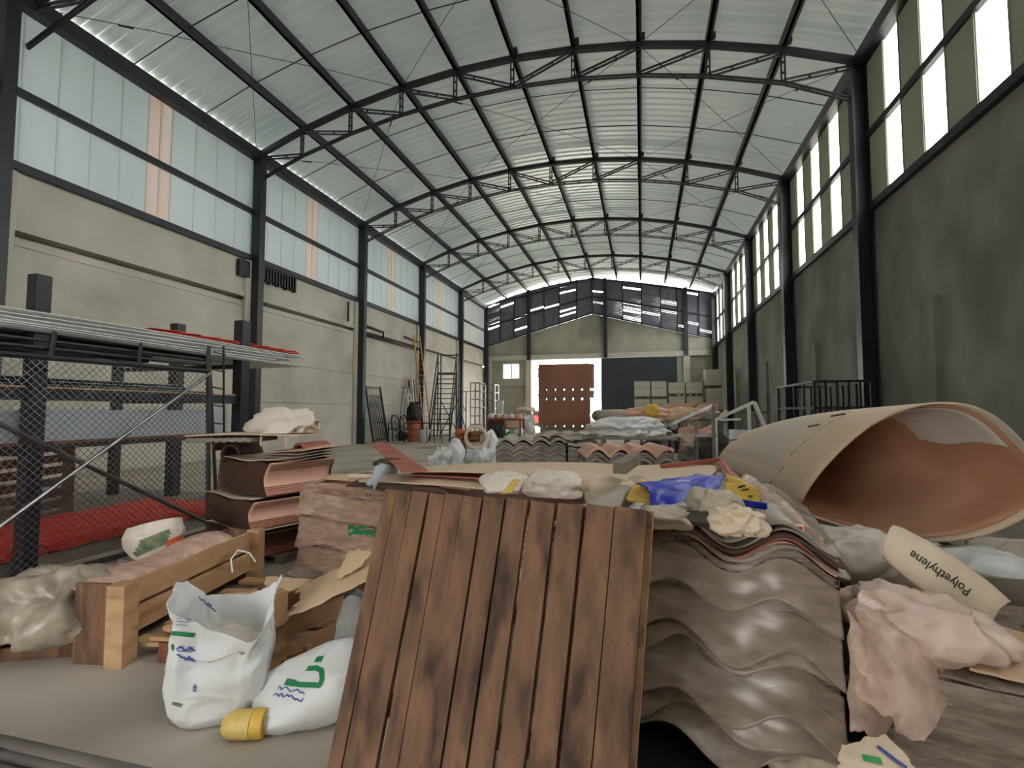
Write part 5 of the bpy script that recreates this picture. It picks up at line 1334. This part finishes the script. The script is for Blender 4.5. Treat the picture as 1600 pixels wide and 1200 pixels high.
# ------------------------------------------------------------------ tall stack of brown sheets standing in the doorway
DX0, DX1, DY = -6.12, -3.05, 29.6
nm4 = ['bottom', 'thin middle', 'top']; zz = .22
spans = ((35, .34), (10, .30), (34, 0))
pk = 0; z = .50
for pi_, (cnt, _) in enumerate(spans):
    t = thing('pallet_base', ((DX0 + DX1) / 2, DY, z), '%s row of dark spacer blocks under a pack in the doorway stack' % nm4[pi_], 'pallet', 'spacers in the doorway stack')
    if pi_ == 0: MB().box(DX0 + .1, DX1 - .1, DY + .1, DY + .9, 0, .37).build('sleeper', 'wood_grey', t)
    for k in range(6):
        x = DX0 + .17 + (DX1 - DX0 - .34) * k / 5; MB().box(x - .17, x + .17, DY, DY + 1.0, z - .14, z).build('spacer', 'wood_grey', t)
    for k in range(cnt):
        r_ = random.Random(900 + pi_ * 50 + k); j = (r_.random() - .5) * .05
        o = MB().box(DX0 + j, DX1 + j, DY + j, DY + 1.05 + j, z, z + .0434).build('roof_sheet', 'sheet_brown', label='brown roof sheet in the %s pack of the tall doorway stack' % nm4[pi_], cat='sheet', group='brown sheets stacked in the doorway, %s pack' % nm4[pi_])
        MB().box(DX1 + j, DX1 + j + .3, DY + .02, DY + 1.0, z + .008, z + .018 + .008).build('edge_lip', 'tile_pink', o)
        z += .0435
    z += .14
# outside: a red car behind the doorway
cr_ = thing('red_car', (-7.2, 44, 0), 'red car outside seen past the left of the doorway stack', 'car')
MB().prism([(43, .3), (46.8, .3), (46.8, .85), (45.9, .95), (45.2, 1.45), (43.6, 1.45), (43, .95)], -9.6, -7.9, 'yz').build('body', 'car_red', cr_)
for y in (43.7, 46.1):
    MB().tube([(-9.65, y, .32), (-7.85, y, .32)], .32, 16).build('wheel', 'black', cr_)
MB().box(-9.4, -8.1, 42.98, 43.02, .95, 1.35).build('rear_window', 'dark_glass', cr_)

# ------------------------------------------------------------------ packs of sheets along the far right
def pack(px0, px1, pyt, tiers, lab, Y=29.0, D=1.0, g='packs of pale sheets by the far wall'):
    a, b = atY(px0, 600, Y), atY(px1, 600, Y); zt = atY(px0, pyt, Y).z; W = b.x - a.x - .06
    t = thing('sheet_pack', (a.x + W / 2, Y + D / 2, 0), lab, 'sheet pack', g); n = len(tiers); z = .02
    hs = [zt * q for q in tiers]
    for i, h in enumerate(hs):
        for k in range(3): MB().box(a.x + W * (.1 + .4 * k) - .05, a.x + W * (.1 + .4 * k) + .05, Y + .02, Y + D, z, z + .11).build('runner', 'wood_red', t)
        zb = z + .11; zt_ = z + h - .05
        poly = [(a.x + W * q / 24, zb) for q in range(25)] + [(a.x + W * (24 - q) / 24, zt_ + .04 * math.cos(q * PI / 2)) for q in range(25)]
        MB().prism(poly, Y, Y + D).build('sheets', 'pack', t)
        z += h
    return t
pack(991, 1017, 595, (.33, .34, .33), 'first pale sheet pack from the left beneath the sliding door')
pack(1018, 1043, 595, (.33, .34, .33), 'second pale sheet pack from the left beneath the sliding door')
pack(1045, 1071, 597, (.34, .4, .26), 'third pale sheet pack from the left, right of a gap')
pack(1072, 1099, 597, (.34, .4, .26), 'fourth pale sheet pack from the left')
pack(1103, 1131, 577, (.36, .36, .28), 'tallest pale sheet pack, nearest the far right corner', Y=28.6)
rackframe(atY(930, 650, 27.5).x, 27.5, 1.9, .8, 2.15, 3, 'steel_black', 'dark open cage beside the doorway stack', nm='steel_cage', cols=5)

# debris table and heaps right of the doorway
dt = thing('debris_bench', atZ(1035, 668, .55) * 1.0, 'low bench heaped with boards and packaging in the far middle', 'bench')
a = Vector(atZ(955, 650, 1.15)); b = Vector(atZ(1165, 650, 1.15))
def rowz(px, py, z, s, sd, m_, lab, nm='packaging', cat='packaging', amp=.35, **k): return bumpy(px, py, z, s, sd, m_, lab, nm=nm, cat=cat, amp=amp, **k)
c0 = atY(1035, 640, 17.5)
MB().box(c0.x - 2.2, c0.x + 2.0, 17.1, 18.3, .95, 1.02).build('bench_top', 'wood_grey', dt)
for x in (-2.0, -.7, .6, 1.8): MB().box(c0.x + x - .06, c0.x + x + .06, 17.2, 18.2, 0, .95).build('bench_leg', 'wood_grey', dt)
items = [(-1.6, (1.5, .8, .42), 'fibre', 'pale flattened bags at the left end of the debris bench'), (-.5, (1.5, .9, .5), 'tile_pink', 'pinkish boards and bags in the middle of the debris bench'),
         (.7, (1.4, .8, .5), 'card', 'cardboard and film heaped right of middle on the debris bench'), (1.5, (1.0, .7, .35), 'fibre_grey', 'grey bundle at the right end of the debris bench')]
for k, (dx, s, m_, lab) in enumerate(items):
    blob((c0.x + dx, 17.6, 1.02), s, 140 + k, .35, 2.6, n=56).build('packaging_heap', m_, smooth=True, label=lab, cat='packaging')
blob((c0.x - .35, 17.2, 1.15), (.45, .3, .5), 150, .3, 2.2).build('orange_bag', 'yellow', smooth=True, label='orange-yellow bag hanging in the middle of the debris bench', cat='bag')
p = atY(1087, 632, 18.5); MB().box(p.x - 1.0, p.x + .75, 18.5, 19.1, p.z - .22, p.z + .05).build('pink_roll', 'tile_pink', label='long pink and grey bundle on top, right end of the debris bench', cat='bundle')
bt_ = thing('bench', (p.x, 18.8, 0), 'grey trestle under the pink bundle behind the debris bench', 'bench')
MB().box(p.x - 1.1, p.x + 2.3, 18.4, 19.3, p.z - .32, p.z - .24).build('top', 'fibre_grey', bt_)
for x in (-.9, .4, 2.0): MB().box(p.x + x - .05, p.x + x + .05, 18.5, 19.2, 0, p.z - .32).build('leg', 'fibre_grey', bt_)
for k, (px, py, z, s, m_, lab) in enumerate(((1050, 665, .3, (1.5, 1.2, .8), 'dark_rag', 'dark heap of rags below the debris bench'), (1010, 660, .5, (.9, .8, .7), 'black', 'black sheet heap below the left of the debris bench'),
                            (1078, 692, .1, (1.4, 1.1, .6), 'dark_rag', 'dark heap of scrap on the floor right of the white bags'), (1060, 682, .3, (1.6, .8, .4), 'fibre', 'pale boards and bags between the dark heaps'),
                            (1040, 704, .05, (1.1, .8, .5), 'black', 'black hose heap right of the pink-topped stack'), (1100, 700, .4, (1.0, .8, .15), 'fibre_grey', 'grey scrap beside the rolled board tail'),
                            (1120, 684, .7, (.8, .6, .1), 'dark_rag', 'dark heap under the grey metal frame'), (1090, 676, .75, (.8, .5, .2), 'tile_pink', 'pink and white packaging behind the grey metal frame'))):
    bumpy0(px, py, z, s, 160 + k, m_, lab, nm='scrap_heap', cat='scrap', amp=.6, freq=3.2, n=72)
bpy.context.view_layer.update(); DG = bpy.context.evaluated_depsgraph_get()
cnt = {}
for k in range(14):
    r_ = random.Random(700 + k); px = 1008 + k * 9.5; py = 668 + r_.random() * 34
    a = atZ(px, py, .45 + r_.random() * .3); L_ = .25 + r_.random() * .35; th = r_.random() * 3; d_ = Vector((math.cos(th), math.sin(th), 0))
    zs = []
    for q in (-.8, 0, .8):
        ok_, loc_, *_r = SC.ray_cast(DG, a + d_ * L_ * q + Vector((0, 0, 2.2 - a.z)), Vector((0, 0, -1))); zs.append(loc_.z if ok_ else 0)
    z0_, z1_ = zs[0], zs[2]; mid = max(0, zs[1] - (z0_ + z1_) / 2); z0_ += mid; z1_ += mid
    tone = ('pale', 'dark', 'white', 'tan', 'grey')[k % 5]; cnt[tone] = cnt.get(tone, 0) + 1
    MB().beam(a + Vector((-d_.x * L_, -d_.y * L_, z0_ + .008 - a.z)), a + Vector((d_.x * L_, d_.y * L_, z1_ + .008 - a.z)), .09, .02).build('scrap_board', ('fibre', 'dark_rag', 'white_bag', 'card', 'wood_grey')[k % 5], label='%s board scrap on the heaps by the rolled board tail, %s of its colour' % (tone, ('leftmost', 'middle', 'rightmost')[cnt[tone] - 1]), cat='scrap', group='loose board scraps on the heaps')
# grey frame and white frame
gf = thing('metal_stand', atZ(1105, 705), 'grey steel stand with a sloping arm before the white hoop', 'stand')
a = atY(1114, 633, 10.5); x = a.x; 
for pa, pb in (((x, 10.5, 0), (x, 10.5, a.z)), ((x - .28, 10.9, .1), (x - .28, 10.9, 1.15)), ((x, 10.5, a.z), (x - .85, 10.7, 1.05)), ((x - .9, 10.6, .85), (x + .05, 10.5, .87)), ((x - .75, 11, 0), (x - .75, 11, .9)), ((x, 10.5, .3), (x - .28, 10.9, .3))):
    MB().beam(pa, pb, .06, .06).build('bar', 'galv', gf)
wf = thing('white_hoop', atZ(1165, 690), 'pale steel trestle frame with a peaked top by the rolled board', 'frame')
A_ = atY(1118, 656, 12.5); B_ = atY(1178, 628, 12.5); C_ = atY(1196, 660, 12.2)
for pa, pb in ((A_, B_), (B_, Vector((C_.x + .15, 12.2, .55))), (A_, Vector((A_.x, 12.5, 0))), (Vector((B_.x - .1, 12.55, B_.z - .1)), Vector((B_.x - .1, 12.55, 0)))):
    MB().beam(pa, pb, .07, .07).build('bar', 'white_frame', wf)
q = atY(1150, 655, 12.5); MB().beam(A_ + Vector((.1, 0, 0)), q + Vector((.1, 0, 0)), .05, .05).build('cross_bar', 'white_frame', wf)
def wavey(u, v): return Vector((A_.x + .05 + 1.5 * u, 11.0 + .1 * math.sin(u * 24), .97 * v))
MB().sheet(wavey, 60, 4, .012).build('wavy_sheet', 'sheet_white', smooth=True, label='white wavy sheet standing behind the rolled board tail', cat='sheet')

# black railing cage by the right wall
cg = thing('steel_cage', (3.7, 13.5, 0), 'black railing cage standing by the right wall before the second column', 'cage')
c1, c2_, c3 = Vector((4.45, 11.9, 0)), Vector((2.9, 12.1, 0)), Vector((2.95, 14.6, 0))
a = aa = atY(1272, 604, 12.0); b = atY(1362, 604, 12.0); c3 = atY(1216, 612, 14.8); zt = 1.99
P = [Vector((a.x, 12.0, 0)), Vector((b.x, 12.0, 0)), Vector((min(4.6, b.x), 14.8, 0)), Vector((c3.x, 14.8, 0))]
for z in (.12, 1.42, zt):
    mb = MB()
    for i in range(4): mb.beam(P[i] + Vector((0, 0, z)), P[(i + 1) % 4] + Vector((0, 0, z)), .05, .05)
    mb.build('rail', 'steel_black', cg)
for i in range(4):
    n_b = 5 if i % 2 == 0 else 4
    for k in range(n_b):
        q = P[i].lerp(P[(i + 1) % 4], k / n_b); MB().beam(q, q + Vector((0, 0, zt)), .045 if k else .06, .045, up=(0, 1, 0)).build('upright', 'steel_black', cg)
